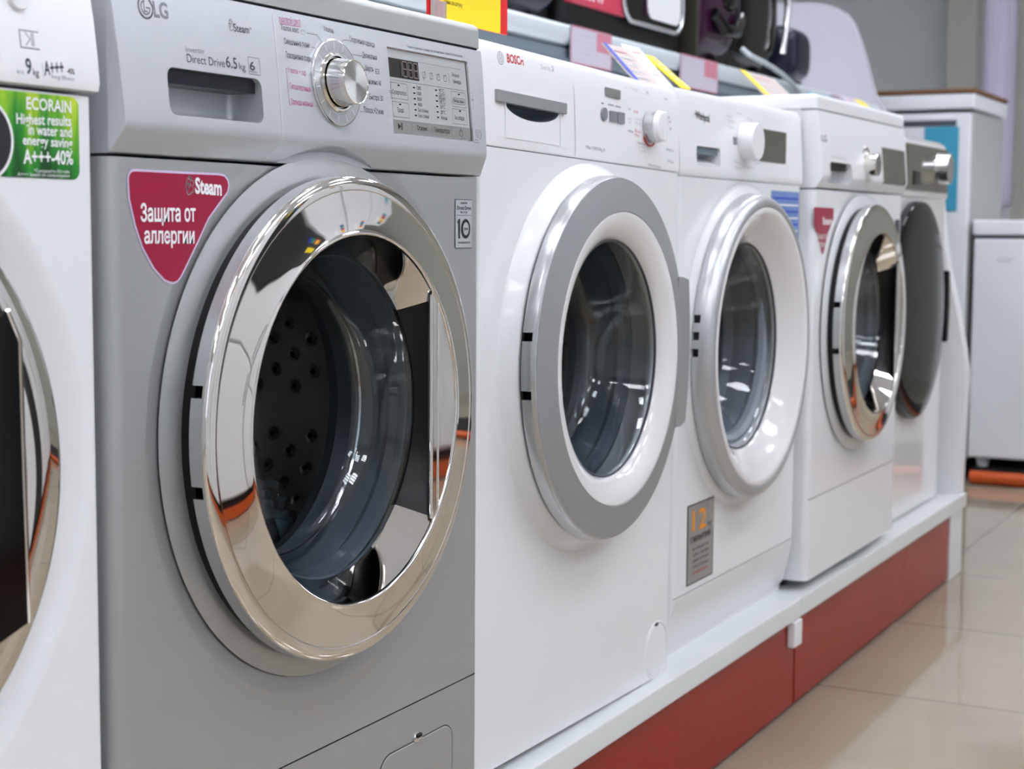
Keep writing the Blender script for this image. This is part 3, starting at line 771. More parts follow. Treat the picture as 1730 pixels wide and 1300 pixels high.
x_, z_ = D(.87, .078); ring(mb, x_, z_, .0034, .0005, 'ink_black', yd, 110, 430, .0005); stroke(mb, [(x_, z_), (x_, z_+.0052)], .0005, 'ink_black', yd, .0005)
mb.build('display_graphics', None, dsp, recalc=False, wn=False)
# programme dial
kc = hit(t, 566, 141, -.006); kc = (kc.x-.0005, kc.z+.0005)
yk = yf(kc[1])
slope = (yf(kc[1]+.035)-yf(kc[1]-.035))/.07
def tilt(mb):
    for v in mb.bm.verts: v.co.y += slope*(v.co.z-kc[1])
mb = MB(); mb.lathe([(.0, yk-.0015), (.0300, yk-.0022), (.0385, yk-.0028), (.0403, yk-.0020), (.0408, yk+.003), (0, yk+.003)], kc, ['silver_satin', 'silver_band', 'chrome_soft', 'chrome_soft', 'silver_panel'], n=72, closed=False)
tilt(mb); dial = mb.build('dial_plate', None, f)
mb = MB()
for i in range(14):
    a = math.radians(90+13+26*(i-1)) if False else math.radians(70+24*i)
    stroke(mb, [(kc[0]+.0315*math.cos(a), kc[1]+.0315*math.sin(a)), (kc[0]+.0368*math.cos(a), kc[1]+.0368*math.sin(a))], .0008, 'ink_white', yk-.0024, .0008)
tilt(mb); mb.build('dial_marks', None, dial, recalc=False, wn=False)
mb = MB(); mb.lathe([(.0275, yk-.001), (.0275, yk-.003), (.0262, yk-.0045), (.0245, yk-.0045), (.0236, yk-.002), (0, yk-.002)], kc, ['chrome', 'chrome', 'chrome', 'black_gloss', 'black_gloss'], n=72, closed=False); tilt(mb); mb.build('dial_collar', None, dial)
mb = MB(); y_ = yk-.002; L_ = .021
mb.lathe([(0, y_), (.0228, y_), (.0228, y_-.004), (.0222, y_-.006), (.0208, y_-L_+.006), (.0207, y_-L_+.001), (.0200, y_-L_), (.0192, y_-L_+.0006), (0, y_-L_+.0008)], kc, ['chrome']*3+['chrome_soft']+['chrome']*3+['spun_metal'], n=80, closed=False)
tilt(mb); mb.build('knob', t)
# red sticker, its outline taken on the flat of the front
mb = MB()
sp_pts = [(78, 190), (84, 145), (100, 110), (125, 92), (160, 88), (560, 110), (960, 128), (1010, 142), (1045, 190), (1055, 250), (1040, 320), (960, 430), (860, 570), (760, 790), (660, 1000), (600, 1120), (565, 1170), (520, 1190), (470, 1180), (430, 1160), (330, 1050), (220, 850), (150, 640), (90, 380)]
OP = [tuple(hit(t, 200+p[0]/5.65, 270+p[1]/5.65, 0).xz) for p in sp_pts]
gx = sum(p[0] for p in OP)/len(OP); gz = sum(p[1] for p in OP)/len(OP)
patch(mb, OP, 'sticker_rim', 0, .0005)
IP = []
for i, p in enumerate(OP):
    a = Vector(OP[i-1]); b2 = Vector(OP[(i+1) % len(OP)]); dd = (b2-a).normalized(); n = Vector((-dd.y, dd.x)); c2 = Vector((gx, gz))-Vector(p)
    if n.dot(c2) < 0: n = -n
    IP.append(tuple(Vector(p)+n*.0019))
patch(mb, IP, 'sticker_red', 0, .0008)
pletter(mb, t, 'Steam', (328, 326), (373, 330), .0125, 'ink_white', 0, .035, lift=.0011)
a = hit(t, 318, 329, 0); steam_mark(mb, a.x, a.z, .0150, 'ink_white', 0, .0009, .0011)
pletter(mb, t, 'Защита от', (236, 374), (329, 374), .0135, 'ink_white', 0, .022, lift=.0011)
pletter(mb, t, 'аллергии', (242, 411), (327, 411), .0125, 'ink_white', 0, .022, lift=.0011)
mb.build('sticker', None, b, recalc=False, wn=False)
# warranty label
mb = MB()
A = hit(t, 768, 420, 0); B = hit(t, 797, 337.5, 0); C_ = hit(t, 797, 420, 0)
x0, x1, z0 = A.x, B.x, A.z; z1 = B.z
w_ = x1-x0; h_ = z1-z0
patch(mb, rrect(x0, z0, x1, z1, .0015, 3), 'ink', 0, .0004); patch(mb, rrect(x0+.0007, z0+.0007, x1-.0007, z1-.0007, .001, 3), 'silver_panel', 0, .0007)
def wl(s, u0, u1, v, h, bold=0.): letter(mb, s, x0+u0*w_, x0+u1*w_, z0+v*h_, h*h_, 'ink_black', 0, bold, lift=.0010)
wl('INVERTER', .3, .7, .905, .035, .02); wl('Direct Drive', .1, .9, .79, .075, .01); wl('MOTOR', .3, .7, .715, .038, .01)
stroke(mb, [(x0+.08*w_, z0+.675*h_), (x0+.92*w_, z0+.675*h_)], .0004, 'ink', 0, .0010)
patch(mb, [(x0+.17*w_, z0+.20*h_), (x0+.27*w_, z0+.20*h_), (x0+.27*w_, z0+.60*h_), (x0+.2*w_, z0+.60*h_), (x0+.12*w_, z0+.54*h_), (x0+.12*w_, z0+.50*h_), (x0+.17*w_, z0+.53*h_)], 'ink_black', 0, .0010)
patch(mb, circ(x0+.6*w_, z0+.40*h_, .27*w_, 32, ez=.2*h_/(.27*w_)), 'ink_black', 0, .0010); patch(mb, circ(x0+.6*w_, z0+.40*h_, .175*w_, 32, ez=.133*h_/(.175*w_)), 'silver_panel', 0, .0013)
letter(mb, 'YEAR', x0+.46*w_, x0+.74*w_, z0+.375*h_, .045*h_, 'ink_black', 0, .01, lift=.0016)
wl('WARRANTY', .15, .87, .095, .042, .01)
mb.build('warranty_label', None, b, recalc=False, wn=False)
# service flap at the foot of the front
mb = MB(); A = hit(t, 640, 1275, 0); B = hit(t, 765, 1218, 0)
fx0, fx1, fz = A.x, B.x, B.z
fl = rrect(fx0, .010, fx1, fz, .022, 8)
stroke(mb, fl, .0014, 'seam', 0, .0004, True); stroke(mb, [(p[0]*.992+.0036, p[1]-.0012) for p in fl], .0008, 'seam_white', 0, .0007, True)
fo = mb.build('service_flap', None, b, recalc=False, wn=False)
A = hit(t, 705, 1246, 0)
mb = MB(); mb.superell((A.x, -.0002, A.z), (.0085, .003, .0050), .8, .8, 'chrome_soft', 20, 12); mb.superell((A.x, -.0015, A.z+.0022), (.0065, .0028, .0026), .8, .8, 'black_plastic', 20, 12); mb.build('flap_catch', None, fo)
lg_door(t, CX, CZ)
A = hit(t, 788, 655, -.032)
drum(t, (CX, CZ)); gasket(t, (CX, CZ))
# folded plastic bag with blue tape lying in the drum
def bagf(p):
    n = Vector((p.x*60, p.y*60, p.z*60))
    return p*(1+.16*math.sin(n.x*1.7+n.z*2.1)+.12*math.sin(n.y*2.9+n.x*1.3)+.08*math.sin(n.z*5.1+n.y*3.))
bg_ = thing('plastic_bag', (.425, .19, .483), 'crumpled clear plastic bag with blue tape lying inside the silver machine drum', 'plastic bag')
mb = MB(); mb.superell((0, 0, .046), (.052, .052, .042), 1, 1, 'foil', 60, 36, f=bagf); bb = mb.build('bag', bg_)
mb = MB()
V = [[mb.bm.verts.new((-.015+.034*u, -.058+.012*v, .030+.026*v+.006*math.sin(u*3+v))) for u in [i/6 for i in range(7)]] for v in [j/4 for j in range(5)]]
for j in range(4):
    for i in range(6): mb.face([V[j][i], V[j][i+1], V[j+1][i+1], V[j+1][i]], 'tape_blue')
tp = mb.build('tape', bg_, recalc=False); so = tp.modifiers.new('s', 'SOLIDIFY'); so.thickness = .0006
# ======================================================= 3. Bosch machine
TB = math.radians(1.15)
t = thing('washing_machine', (.614, .018, ZT+.6*math.sin(TB)), 'white washing machine with a flat grey ring round its white door, slightly tilted', 'washing machine', 'washing machines on the stand', rot=(0, TB, 0))
BO = t
WB = .594; CB = (.297, .474)
b = body_solid(t, WB, .56, .7255, 'white_enamel', .006)
cut(b, [dish_cutter(CB, 'white_enamel', rd=.252, ri=.21, dep=.006)])
profB = [(.022, .848), (.012, .845), (.006, .835), (.003, .81), (.0005, .77), (-.0005, .74), (-.0005, .729), (.0005, .7268), (.05, .7268), (.05, .848)]
def mk_yf(prof, n):
    P = sorted([(q[1], q[0]) for q in prof[:n]])
    def y(z):
        if z <= P[0][0]: return P[0][1]
        for (z0, y0), (z1, y1) in zip(P, P[1:]):
            if z0 <= z <= z1: return y0+(y1-y0)*(z-z0)/(z1-z0)
        return P[-1][1]
    return y
yB = mk_yf(profB, 7)
mb = MB(); mb.prism(profB, 'x', 0, WB, 'white_plastic'); f = mb.build('control_panel', t)
mb = MB(); mb.box((0, .05, .836), (WB, .56, .8485), 'white_plastic', .004); mb.build('lid', t)
mb = MB(); mb.box((.003, .003, .7250), (WB-.003, .5, .7272), 'seam'); mb.build('panel_seam', t)
# drawer recess with silver bar
A = hit(t, 838, 150, .0); B = hit(t, 953, 190, 0); C_ = hit(t, 853, 172, 0); Dd = hit(t, 946, 248, 0)
rx0, rx1 = C_.x, Dd.x; bz1 = A.z; bz0 = hit(t, 838, 171, 0).z; rz0 = hit(t, 856, 233, 0).z
mbc = MB(); mbc.superell(((rx0+rx1)/2, -.002, bz0+.0015), ((rx1-rx0)/2-.002, .034, .017), 1., 1., 'rail_grey', 48, 28, f=lambda p: Vector((p.x, p.y, min(p.z, 0)))); cutr = mbc.build('c', wn=False)  # grey colour puts deeper shade inside the white drawer recess
cut(f, [cutr])
mb = MB(); mb.box((rx1-.0012, -.0012, rz0), (rx1, .004, bz0), 'white_plastic'); mb.box((rx0, -.0012, rz0), (rx0+.0012, .004, bz0), 'white_plastic'); mb.box((rx0+.0012, -.0012, rz0), (rx1-.0012, .004, rz0+.0012), 'white_plastic'); mb.build('drawer_edge', None, f)
mb = MB(); mb.box((A.x, -.0035, bz0), (B.x+.002, .004, bz1), 'silver_matte', .0008, 1); mb.build('drawer_grip', None, f)
mb = MB(); sxB = hit(t, 972, 200, 0).x
stroke(mb, [(sxB, z) for z in (.838, .81, .77, .74, .729)], .0010, 'seam_light', yB, .0004)
mb.build('drawer_seam', None, f, recalc=False, wn=False)
mb = MB()
a = hit(t, 848, 98, .003); ring(mb, a.x, a.z, .0072, .0008, 'ink_light', yB); ring(mb, a.x, a.z, .0048, .0005, 'ink_light', yB)
stroke(mb, [(a.x-.002, a.z-.004), (a.x-.002, a.z+.004)], .0006, 'ink_light', yB); stroke(mb, [(a.x+.002, a.z-.004), (a.x+.002, a.z+.004)], .0006, 'ink_light', yB); stroke(mb, [(a.x-.002, a.z), (a.x+.002, a.z)], .0006, 'ink_light', yB)
pletter(mb, t, 'BOSCH', (857, 105), (885, 110.5), .0098, 'ink_red', yB, .03)
mb.build('maker_logo', None, f, recalc=False, wn=False)
mb = MB()
pletter(mb, t, 'Serie', (914, 117), (930, 120), .0062, 'ink_pale', yB); pletter(mb, t, '2', (932, 120), (936, 121), .0062, 'ink_light', yB)
A = hit(t, 1025, 147, .001); B = hit(t, 1049, 168, .001)
m2 = MB(); m2.box((A.x, .0012, B.z), (B.x, .004, A.z), 'lcd_white', .0004, 1); m2.build('display', None, f)
for q0, q1 in (((1030, 187), (1040, 207)), ((1043, 189), (1053, 210))):
    A = hit(t, *q0, y=.001); B = hit(t, *q1, y=.001); m2 = MB(); m2.prism(rrect(A.x, B.z, B.x, A.z, .001, 2), 'y', -.0012, .004, 'ink_light'); m2.build('button', None, f)
A = hit(t, 1020, 193, .001); m2 = MB(); m2.prism(circ(A.x, A.z, .0085, 24), 'y', -.0012, .004, 'ink_light'); m2.build('button', None, f)
for q0, q1, c_ in (((1029, 176.5), (1038, 178.5), 'ink_light'), ((1041, 179.3), (1050, 181.5), 'ink_light'), ((1018, 174), (1021, 175), 'ink')):
    A = hit(t, *q0, y=.001); B = hit(t, *q1, y=.001); stroke(mb, [(A.x, A.z), (B.x, B.z)], .0016, c_, yB)
for s, a_, b_, h, c_ in (('Max 1000/5kg A', (990, 251), (1022, 256), .0042, 'ink_light'), ('Fertig in', (1065, 151), (1078, 154), .0034, 'ink_pale'), ('Extra', (1056, 149), (1060, 150), .0034, 'ink_pale'),
    ('Cotton', (1070, 190), (1078, 192), .0040, 'ink_red'), ('Eco', (1073, 223), (1082, 225), .0040, 'ink_red'), ('Mix', (1073, 230), (1080, 232), .0040, 'ink_red'), ('Start', (1061, 185), (1066, 187), .0036, 'ink_light'),
    ('900', (1060, 203), (1067, 204), .0036, 'ink_pale'), ('600', (1062, 209), (1067, 210), .0036, 'ink_pale'), ('400', (1061, 223), (1070, 226), .0036, 'ink_light'),
    ('Speed', (1073, 203), (1084, 205), .0038, 'ink_pale'), ('Wolle', (1073, 210), (1083, 212), .0038, 'ink_pale'), ('Schonen', (1077, 243), (1090, 246), .0034, 'ink_light'), ('AllergiePlus', (1125, 254), (1138, 257), .0036, 'ink_light'),
    ('30°', (1128, 201), (1132, 202), .0040, 'ink_light'), ('40°', (1130, 208), (1134, 209), .0040, 'ink_light'), ('60°', (1131, 220), (1135, 221), .0040, 'ink_light'),
    ('90°', (1092, 159), (1096, 160), .0040, 'ink_light'), ('Jeans', (1122, 168), (1128, 170), .0036, 'ink_light'), ('ActiveWater', (1095, 280), (1117, 285), .0036, 'ink_light'), ('Mini', (1128, 274), (1138, 277), .0036, 'ink_light')):
    pletter(mb, t, s, a_, b_, h, c_, yB)
def plb(pts, w, c_): stroke(mb, [tuple(hit(BO, *p, y=.001).xz) for p in pts], w, c_, yB)
plb([(1077, 248), (1088, 250), (1089, 257), (1078, 255), (1077, 248)], .0006, 'ink_pale'); plb([(1072, 192), (1074, 252)], .0003, 'ink_pale'); plb([(1080, 155), (1105, 161)], .0003, 'ink_pale')
mb.build('panel_lettering', None, f, recalc=False, wn=False)
kq = hit(t, 1100, 214, -.004); kc = (kq.x+.004, kq.z)
mb = MB(); mb.lathe([(.0268, -.0006), (.0268, -.0018), (.0252, -.0020), (.0252, -.0006)], kc, 'ink_red', n=24, a0=math.radians(215), a1=math.radians(330)); mb.build('knob_mark', None, f)
mb = MB(); mb.lathe([(0, .0), (.0218, .0), (.0218, -.014), (.0202, -.020), (.0185, -.0212), (0, -.0212)], kc, ['silver_satin', 'silver_satin', 'white_plastic', 'white_plastic', 'white_plastic'], n=64, closed=False)
mb.box((kc[0]-.0035, -.025, kc[1]-.0195), (kc[0]+.0035, -.0195, kc[1]+.0195), 'white_plastic', .002)
mb.build('knob', t)
# filter cover
fc = hit(t, 1110, 1098, 0)
mb = MB(); mb.lathe([(0, -.0012), (.036, -.0012), (.0378, -.0004), (.0385, .0006)], (fc.x-.004, fc.z), 'white_plastic', n=64, closed=False)
mb.lathe([(.0395, -.0003), (.0412, -.0012), (.0428, .0004)], (fc.x-.004, fc.z), 'white_plastic', n=64, closed=False)
fcv = mb.build('filter_cover', None, b)
mb = MB(); mb.superell((fc.x-.006, -.001, fc.z+.0385), (.006, .0014, .0028), .8, .8, 'seam', 16, 10); mb.build('cover_notch', None, fcv)
# door: silver side band, grey flat ring, white funnel, glass
collar(t, CB, 'white_enamel', .2500, .2290, .0190)
mb = MB(); mb.lathe([(.2300, -.0385), (.2320, -.0340), (.2330, -.0235), (.2315, -.0225), (.20, -.0220), (.20, -.0385)], CB, 'silver_satin', n=128)
d = mb.build('door', t)
cut(d, [box_cutter((CB[0]-.25, -.0355, CB[1]+z-.0052), (CB[0]-.214, .02, CB[1]+z+.0052), 'black_plastic') for z in (.036, -.0320)])
mb = MB(); mb.lathe([(.2275, -.0222), (.2275, -.0196), (.205, -.0196), (.205, -.0222)], CB, 'black_plastic', n=96); mb.build('door_gap_shade', None, d)  # thin black ring painting the shaded gap behind the silver band
mb = MB(); mb.lathe([(.2305, -.0380), (.2298, -.0402), (.2280, -.0414), (.1880, -.0485), (.1868, -.0475), (.1868, -.0370), (.22, -.0330)], CB, ['silver_satin', 'silver_satin']+['silver_matte']*5, n=128); mb.build('ring', None, d)
mb = MB(); mb.lathe(smoothed([(.1866, -.0478), (.1848, -.0486), (.172, -.0460), (.1580, -.0385), (.1515, -.0300), (.1505, -.0230)], 4)+[(.156, -.0170), (.186, -.0330)], CB, 'white_gloss', n=128); mb.build('inner_ring', None, d)
mb = MB()
xa = .196; ptsH = [(CB[0]+xa, CB[1]-.104), (CB[0]+.216, CB[1]-.104), (CB[0]+.2320, CB[1]-.098), (CB[0]+.2405, CB[1]-.05), (CB[0]+.2430, CB[1]), (CB[0]+.2410, CB[1]+.05), (CB[0]+.2345, CB[1]+.100), (CB[0]+.212, CB[1]+.104), (CB[0]+xa, CB[1]+.104)]
mb.prism(ptsH, 'y', -.0442, -.0375, 'silver_matte'); mb.build('handle', None, d)
g = MB(); g.lathe(smoothed([(.1520, -.0290), (.146, -.0190), (.139, .010), (.126, .050), (.10, .066), (.05, .072), (0, .073)], 3), CB, 'glass', n=96, closed=False)
g.lathe([(.149, -.0270), (.143, -.0170), (.136, .008), (.122, .046), (.10, .060), (0, .067)], CB, 'glass', n=96, closed=False); g.build('glass', None, d, recalc=False)
rim = MB(); rim.lathe([(.1525, -.0305), (.1505, -.0320), (.1490, -.0305), (.1505, -.0280)], CB, 'seam', n=96); rim.build('glass_rim', None, d)
drum(t, CB); gasket(t, CB)
feet(t, WB, .56, .001)

# =================================================== 4. Whirlpool machine
t = thing('washing_machine', (1.232, .022, ZT), 'white washing machine with a deep white door funnel and a grey twelve sticker', 'washing machine', 'washing machines on the stand')
WH = t; WW = .574; CW = (.282, .466)
b = body_solid(t, WW, .55, .722, 'white_enamel', .012)
cs = [dish_cutter(CW, 'white_enamel', rd=.258, ri=.21, dep=.006), box_cutter((-.01, -.01, .098), (WW+.01, .0018, .0994), 'seam_light')]
mbc = MB(); mbc.prism([(-.02, -.002), (.026, -.002), (.024, .012), (.018, .020), (-.0005, .094), (-.02, .094)], 'x', -.01, WW+.01, 'white_enamel'); cs.append(mbc.build('c', wn=False))
cut(b, cs)
profW = [(.024, .852), (.010, .848), (.005, .838), (.002, .80), (-.001, .76), (-.002, .735), (-.0012, .726), (.001, .7232), (.05, .7232), (.05, .852)]
yW = mk_yf(profW, 7)
mb = MB(); mb.prism(profW, 'x', 0, WW, 'white_plastic'); f = mb.build('control_panel', t)
mb = MB(); mb.box((0, .05, .838), (WW, .55, .8525), 'white_plastic', .004); mb.build('lid', t)
mb = MB(); mb.box((.004, .004, .7215), (WW-.004, .5, .7236), 'seam_light'); mb.build('panel_seam', t)
A = hit(t, 1176, 246, 0); B = hit(t, 1216, 285, 0)
mbc = MB(); mbc.box((A.x, -.03, B.z+.002), (B.x, .030, A.z), 'white_plastic', .006, 3); cut(f, [mbc.build('c', wn=False)])
mb = MB(); mb.box((A.x+.001, .004, A.z-.011), (B.x-.001, .02, A.z-.0005), 'rail_grey'); mb.build('drawer_slot', None, f)
mb = MB(); mb.prism([(.003, B.z+.003), (.012, B.z+.008), (.026, A.z-.013), (.029, A.z-.013), (.029, B.z+.003)], 'x', A.x+.001, B.x-.001, 'white_plastic'); mb.build('drawer_scoop', None, f)
mb = MB()
pletter(mb, t, 'Whirlpool', (1175, 200), (1199, 207), .0115, 'ink', yW, .03); stroke(mb, [tuple(hit(t, *p, y=0).xz) for p in ((1176, 192), (1186, 195), (1194, 199), (1199, 197))], .0012, 'bronze', yW)
mb.build('maker_logo', None, f, recalc=False, wn=False)
mb = MB()
for s, a_, b_, h in (('Cotton', (1227, 197), (1237, 199), .004), ('Synthetics', (1230, 206), (1242, 209), .004), ('Delicates', (1231, 216), (1240, 218), .004), ('Wool', (1245, 193), (1253, 195), .004), ('Sport', (1262, 202), (1272, 205), .004), ('Rinse', (1240, 275), (1250, 277), .004), ('Rapid 30', (1262, 284), (1274, 287), .004), ('Spin', (1243, 285), (1252, 287), .004), ('Drain', (1275, 276), (1283, 278), .004)):
    pletter(mb, t, s, a_, b_, h, 'ink_pale', yW)
A = hit(t, 1239, 231, 0); B = hit(t, 1250, 246, 0); patch(mb, [(A.x, A.z), (B.x, A.z), (B.x, B.z), (A.x, B.z)], 'ink_light', yW)
mb.build('panel_lettering', None, f, recalc=False, wn=False)
P4 = [hit(t, *q, y=-.001) for q in ((1284, 217), (1318, 224), (1326, 279), (1290, 273))]
mb = MB(); mb.box((P4[0].x, -.003, P4[3].z), (P4[2].x, .012, P4[0].z), 'dark_lcd', .001); mb.build('display', None, f)
kq = hit(t, 1262, 240, -.006); knob(t, (kq.x+.002, kq.z), 0.001, .030, .026, 'white_plastic', 'white_plastic')
# stickers
mb = MB(); A = hit(t, 1161, 856, 0); B = hit(t, 1206, 836, 0); C_ = hit(t, 1164, 990, 0)
x0, x1, z1, z0 = A.x, B.x, A.z, C_.z
patch(mb, [(x0, z0), (x1, z0), (x1, z1), (x0, z1)], 'ink', 0, .0004); patch(mb, [(x0+.003, z0+.002), (x1-.003, z0+.002), (x1-.003, z1-.002), (x0+.003, z1-.002)], 'sticker_grey', 0, .0008)
patch(mb, [(x1-.003, z1-.002), (x1-.03, z1-.002), (x1-.003, z1-.055)], 'silver_satin', 0, .0010)
w_ = x1-x0; h_ = z1-z0
letter(mb, '12', x0+.18*w_, x0+.70*w_, z0+.66*h_, .25*h_, 'orange_ink', 0, .012, lift=.0012); letter(mb, 'лет', x0+.74*w_, x0+.9*w_, z0+.66*h_, .05*h_, 'ink', 0, lift=.0013)
letter(mb, 'ГАРАНТИЯ', x0+.12*w_, x0+.85*w_, z0+.52*h_, .07*h_, 'ink_black', 0, .02, lift=.0013)
for i, s in enumerate(('на инвертор', 'срок службы', 'двигатель', 'бесплатно', 'сервис')): letter(mb, s, x0+.2*w_, x0+.8*w_, z0+(.42-.075*i)*h_, .035*h_, 'ink' if i < 4 else 'ink_red', 0, lift=.0013)
mb.build('warranty_sticker', None, b, recalc=False, wn=False)
mb = MB(); A = hit(t, 1303, 322, 0); B = hit(t, 1344, 330, 0)
patch(mb, [(A.x, .60), (WW-.012, .60), (WW-.012, A.z), (A.x, A.z)], 'blue_paper', 0, .0004)
for i in range(7): stroke(mb, [(A.x+.01, A.z-.012-.011*i), (WW-.02, A.z-.012-.011*i)], .003, 'ink_white' if i % 2 else 'ink_blue', 0, .0008)
mb.build('energy_label', None, b, recalc=False, wn=False)
# door
CWd = (CW[0], CW[1]-.007)
collar(t, CWd, 'white_enamel', .2580, .2370, .008)
mb = MB(); mb.lathe(smoothed([(.2440, -.010), (.2442, -.018), (.2410, -.030), (.2350, -.0375), (.2280, -.0405), (.2220, -.0395)], 4)+[(.214, -.034), (.214, -.0088), (.2430, -.0088)], CWd, 'silver_band', n=128)
d = mb.build('door', t)
cut(d, [box_cutter((CW[0]-.26, -.020, CWd[1]+z-.006), (CW[0]-.234, .02, CWd[1]+z+.006), 'black_plastic') for z in (.055, .030, .005)])
mb = MB(); mb.lathe([(.2355, -.009), (.2355, -.0078), (.21, -.0078), (.21, -.009)], CWd, 'black_plastic', n=96); mb.build('door_gap_shade', None, d)  # black ring painted in as the narrow shaded gap behind the door
mb = MB(); mb.lathe(smoothed([(.2225, -.0392), (.2180, -.0400), (.210, -.0380), (.193, -.027), (.175, -.011), (.166, -.002), (.1640, .006)], 4)+[(.168, .008), (.204, -.016), (.218, -.030)], CWd, 'white_gloss', n=128); mb.build('inner_ring', None, d)
g = MB(); g.lathe([(.166, .002), (.157, .008), (.142, .045), (.124, .075), (0, .082)], CWd, 'glass', n=96, closed=False); g.build('glass', None, d, recalc=False)
rim = MB(); rim.lathe([(.1665, -.001), (.1645, -.003), (.1625, -.001), (.1645, .002)], CWd, 'seam', n=96); rim.build('glass_rim', None, d)
drum(t, CW); gasket(t, CW)
feet(t, WW, .55, .001)

# ========================================================= 5. white LG twin
t = thing('washing_machine', (1.816, 0, ZT+.018), 'white washing machine with a chrome ring door and a small dark red sticker', 'washing machine', 'washing machines on the stand')
b, f, yf2 = lg_front(t, 'white_enamel', 'white_plastic', 'white_plastic', cx=.30, cz=.45)
DSP = [hit(t, *q, y=-.003) for q in ((1487, 249), (1524, 315))]
A = hit(t, 1398, 273, -.005); B = hit(t, 1434, 312, -.005)
lg_panel_cuts(f, .6, .30, .45, 'white_plastic', (A.x, B.z, B.x, A.z), (DSP[0].x, DSP[1].z, DSP[1].x, DSP[0].z), yf2)
mb = MB(); mb.box((A.x+.001, .0005, A.z-.014), (B.x-.001, .012, A.z-.001), 'black_plastic'); mb.build('drawer_slot', None, f)
mb = MB(); slabx(mb, DSP[0].x+.001, DSP[1].x-.001, DSP[1].z+.001, DSP[0].z-.001, lambda z: yf2(z)+.002, .002, 'dark_lcd'); mb.build('display', None, f)
mb = MB(); mb.box((0, 0, .8392), (.6, .56, .865), 'white_plastic', .009, 4, edges=lambda e: e.verts[0].co.z > .85 and e.verts[1].co.z > .85 or abs(e.verts[0].co.z-e.verts[1].co.z) > .01); mb.build('lid', t)
mb = MB(); mb.box((.004, .004, .836), (.596, .55, .8395), 'seam_light'); mb.build('lid_seal', t)
mb = MB(); pletter(mb, t, 'LG', (1388, 238), (1397, 240), .011, 'ink_light', yf2, .03)
pletter(mb, t, 'Direct Drive 6 kg', (1405, 267), (1430, 271), .006, 'ink_pale', yf2)
mb.build('maker_logo', None, f, recalc=False, wn=False)
kq = hit(t, 1462, 277, -.006); kc = (kq.x, kq.z-.002)
mb = MB(); mb.lathe([(0, -.004), (.034, -.008), (.036, -.004), (.036, .002)], kc, 'chrome', n=48, closed=False); mb.build('dial_plate', None, f)
knob(t, kc, -.006, .022, .026, 'chrome', 'brushed')
mb = MB(); A = hit(t, 1375, 350, 0); B = hit(t, 1408, 352, 0); C_ = hit(t, 1388, 431, 0)
patch(mb, [(A.x, A.z), (A.x+.002, A.z-.03), ((A.x+C_.x)/2, (A.z+C_.z)/2-.012), (C_.x-.006, C_.z+.006), (C_.x+.004, C_.z), (C_.x+.014, C_.z+.008), ((B.x+C_.x)/2, (B.z+C_.z)/2-.004), (B.x, B.z-.02), (B.x, B.z)], 'sticker_red', 0, .0006)
letter(mb, 'Steam', A.x+.05, B.x-.01, A.z-.030, .013, 'ink_white', 0, .02, lift=.0010); letter(mb, 'Защита от', A.x+.02, B.x-.04, A.z-.055, .010, 'ink_white', 0, lift=.0010); letter(mb, 'аллергии', A.x+.025, B.x-.05, A.z-.07, .010, 'ink_white', 0, lift=.0010)
mb.build('sticker', None, b, recalc=False, wn=False)
mb = MB(); A = hit(t, 1512, 371, 0); patch(mb, [(A.x, A.z-.07), (A.x+.036, A.z-.07), (A.x+.036, A.z), (A.x, A.z)], 'ink', 0, .0004); patch(mb, [(A.x+.004, A.z-.066), (A.x+.032, A.z-.066), (A.x+.032, A.z-.03), (A.x+.004, A.z-.03)], 'ink_light', 0, .0007); mb.build('warranty_label', None, b, recalc=False, wn=False)
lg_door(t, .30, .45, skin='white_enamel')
drum(t, (.30, .45)); gasket(t, (.30, .45))
for o in list(t.children):
    pass
for x in (.05, .55):
    for y in (.07, .49):
        mb = MB(); mb.box((x-.018, y-.018, -.018), (x+.018, y+.018, .001), 'black_plastic', .004); mb.build('foot', t)

# ================================================ 6. machine with black door
t = thing('washing_machine', (2.424, .045, ZT+.004), 'white washing machine with a round black door and dark glossy panel, last in the row', 'washing machine', 'washing machines on the stand')
W6 = .59; C6 = (.285, .463)
b = body_solid(t, W6, .54, .715, 'white_gloss', .02)
cut(b, [dish_cutter(C6, 'white_gloss', rd=.262, ri=.21, dep=.004)])
prof6 = [(.05, .858), (.02, .852), (.008, .842), (.003, .825), (.001, .79), (-.001, .75), (-.001, .722), (.002, .7165), (.05, .7165)]
y6 = mk_yf(prof6, 7)
mb = MB(); mb.prism(prof6, 'x', 0, W6, 'white_gloss'); f = mb.build('control_panel', t)
mb = MB(); mb.box((0, .05, .845), (W6, .54, .860), 'white_gloss', .004); mb.build('lid', t)
A = hit(t, 1533, 244, 0); B = hit(t, 1601, 330, 0)
mb = MB(); mb.prism(rrect(.19, .732, W6-.012, .833, .004), 'y', -.004, .004, 'olive_gloss'); mb.build('fascia_glass', None, f)
kq = hit(t, 1586, 284, -.01)
mb = MB(); mb.box((.24, -.007, .742), (.30, .0, .775), 'black_gloss', .003); mb.build('display', None, f)
knob(t, (.475, .786), -.004, .036, .030, 'chrome_soft', 'silver_satin')
mb = MB(); mb.lathe([(0, -.030), (.12, -.0285), (.20, -.025), (.228, -.0215), (.2425, -.017), (.2450, -.012), (.2440, .006), (.20, .006)], C6, ['door_black']*5+['black_plastic']*2, n=128, closed=False)
d = mb.build('door', t)
mb = MB(); mb.prism([(C6[0]+.232, C6[1]-.085), (C6[0]+.249, C6[1]-.08), (C6[0]+.256, C6[1]), (C6[0]+.249, C6[1]+.08), (C6[0]+.232, C6[1]+.085)], 'y', -.026, -.008, 'black_plastic'); mb.build('handle', None, d)
feet(t, W6, .54, .001)
for o in t.children:
    if o.name.startswith('foot'): pass

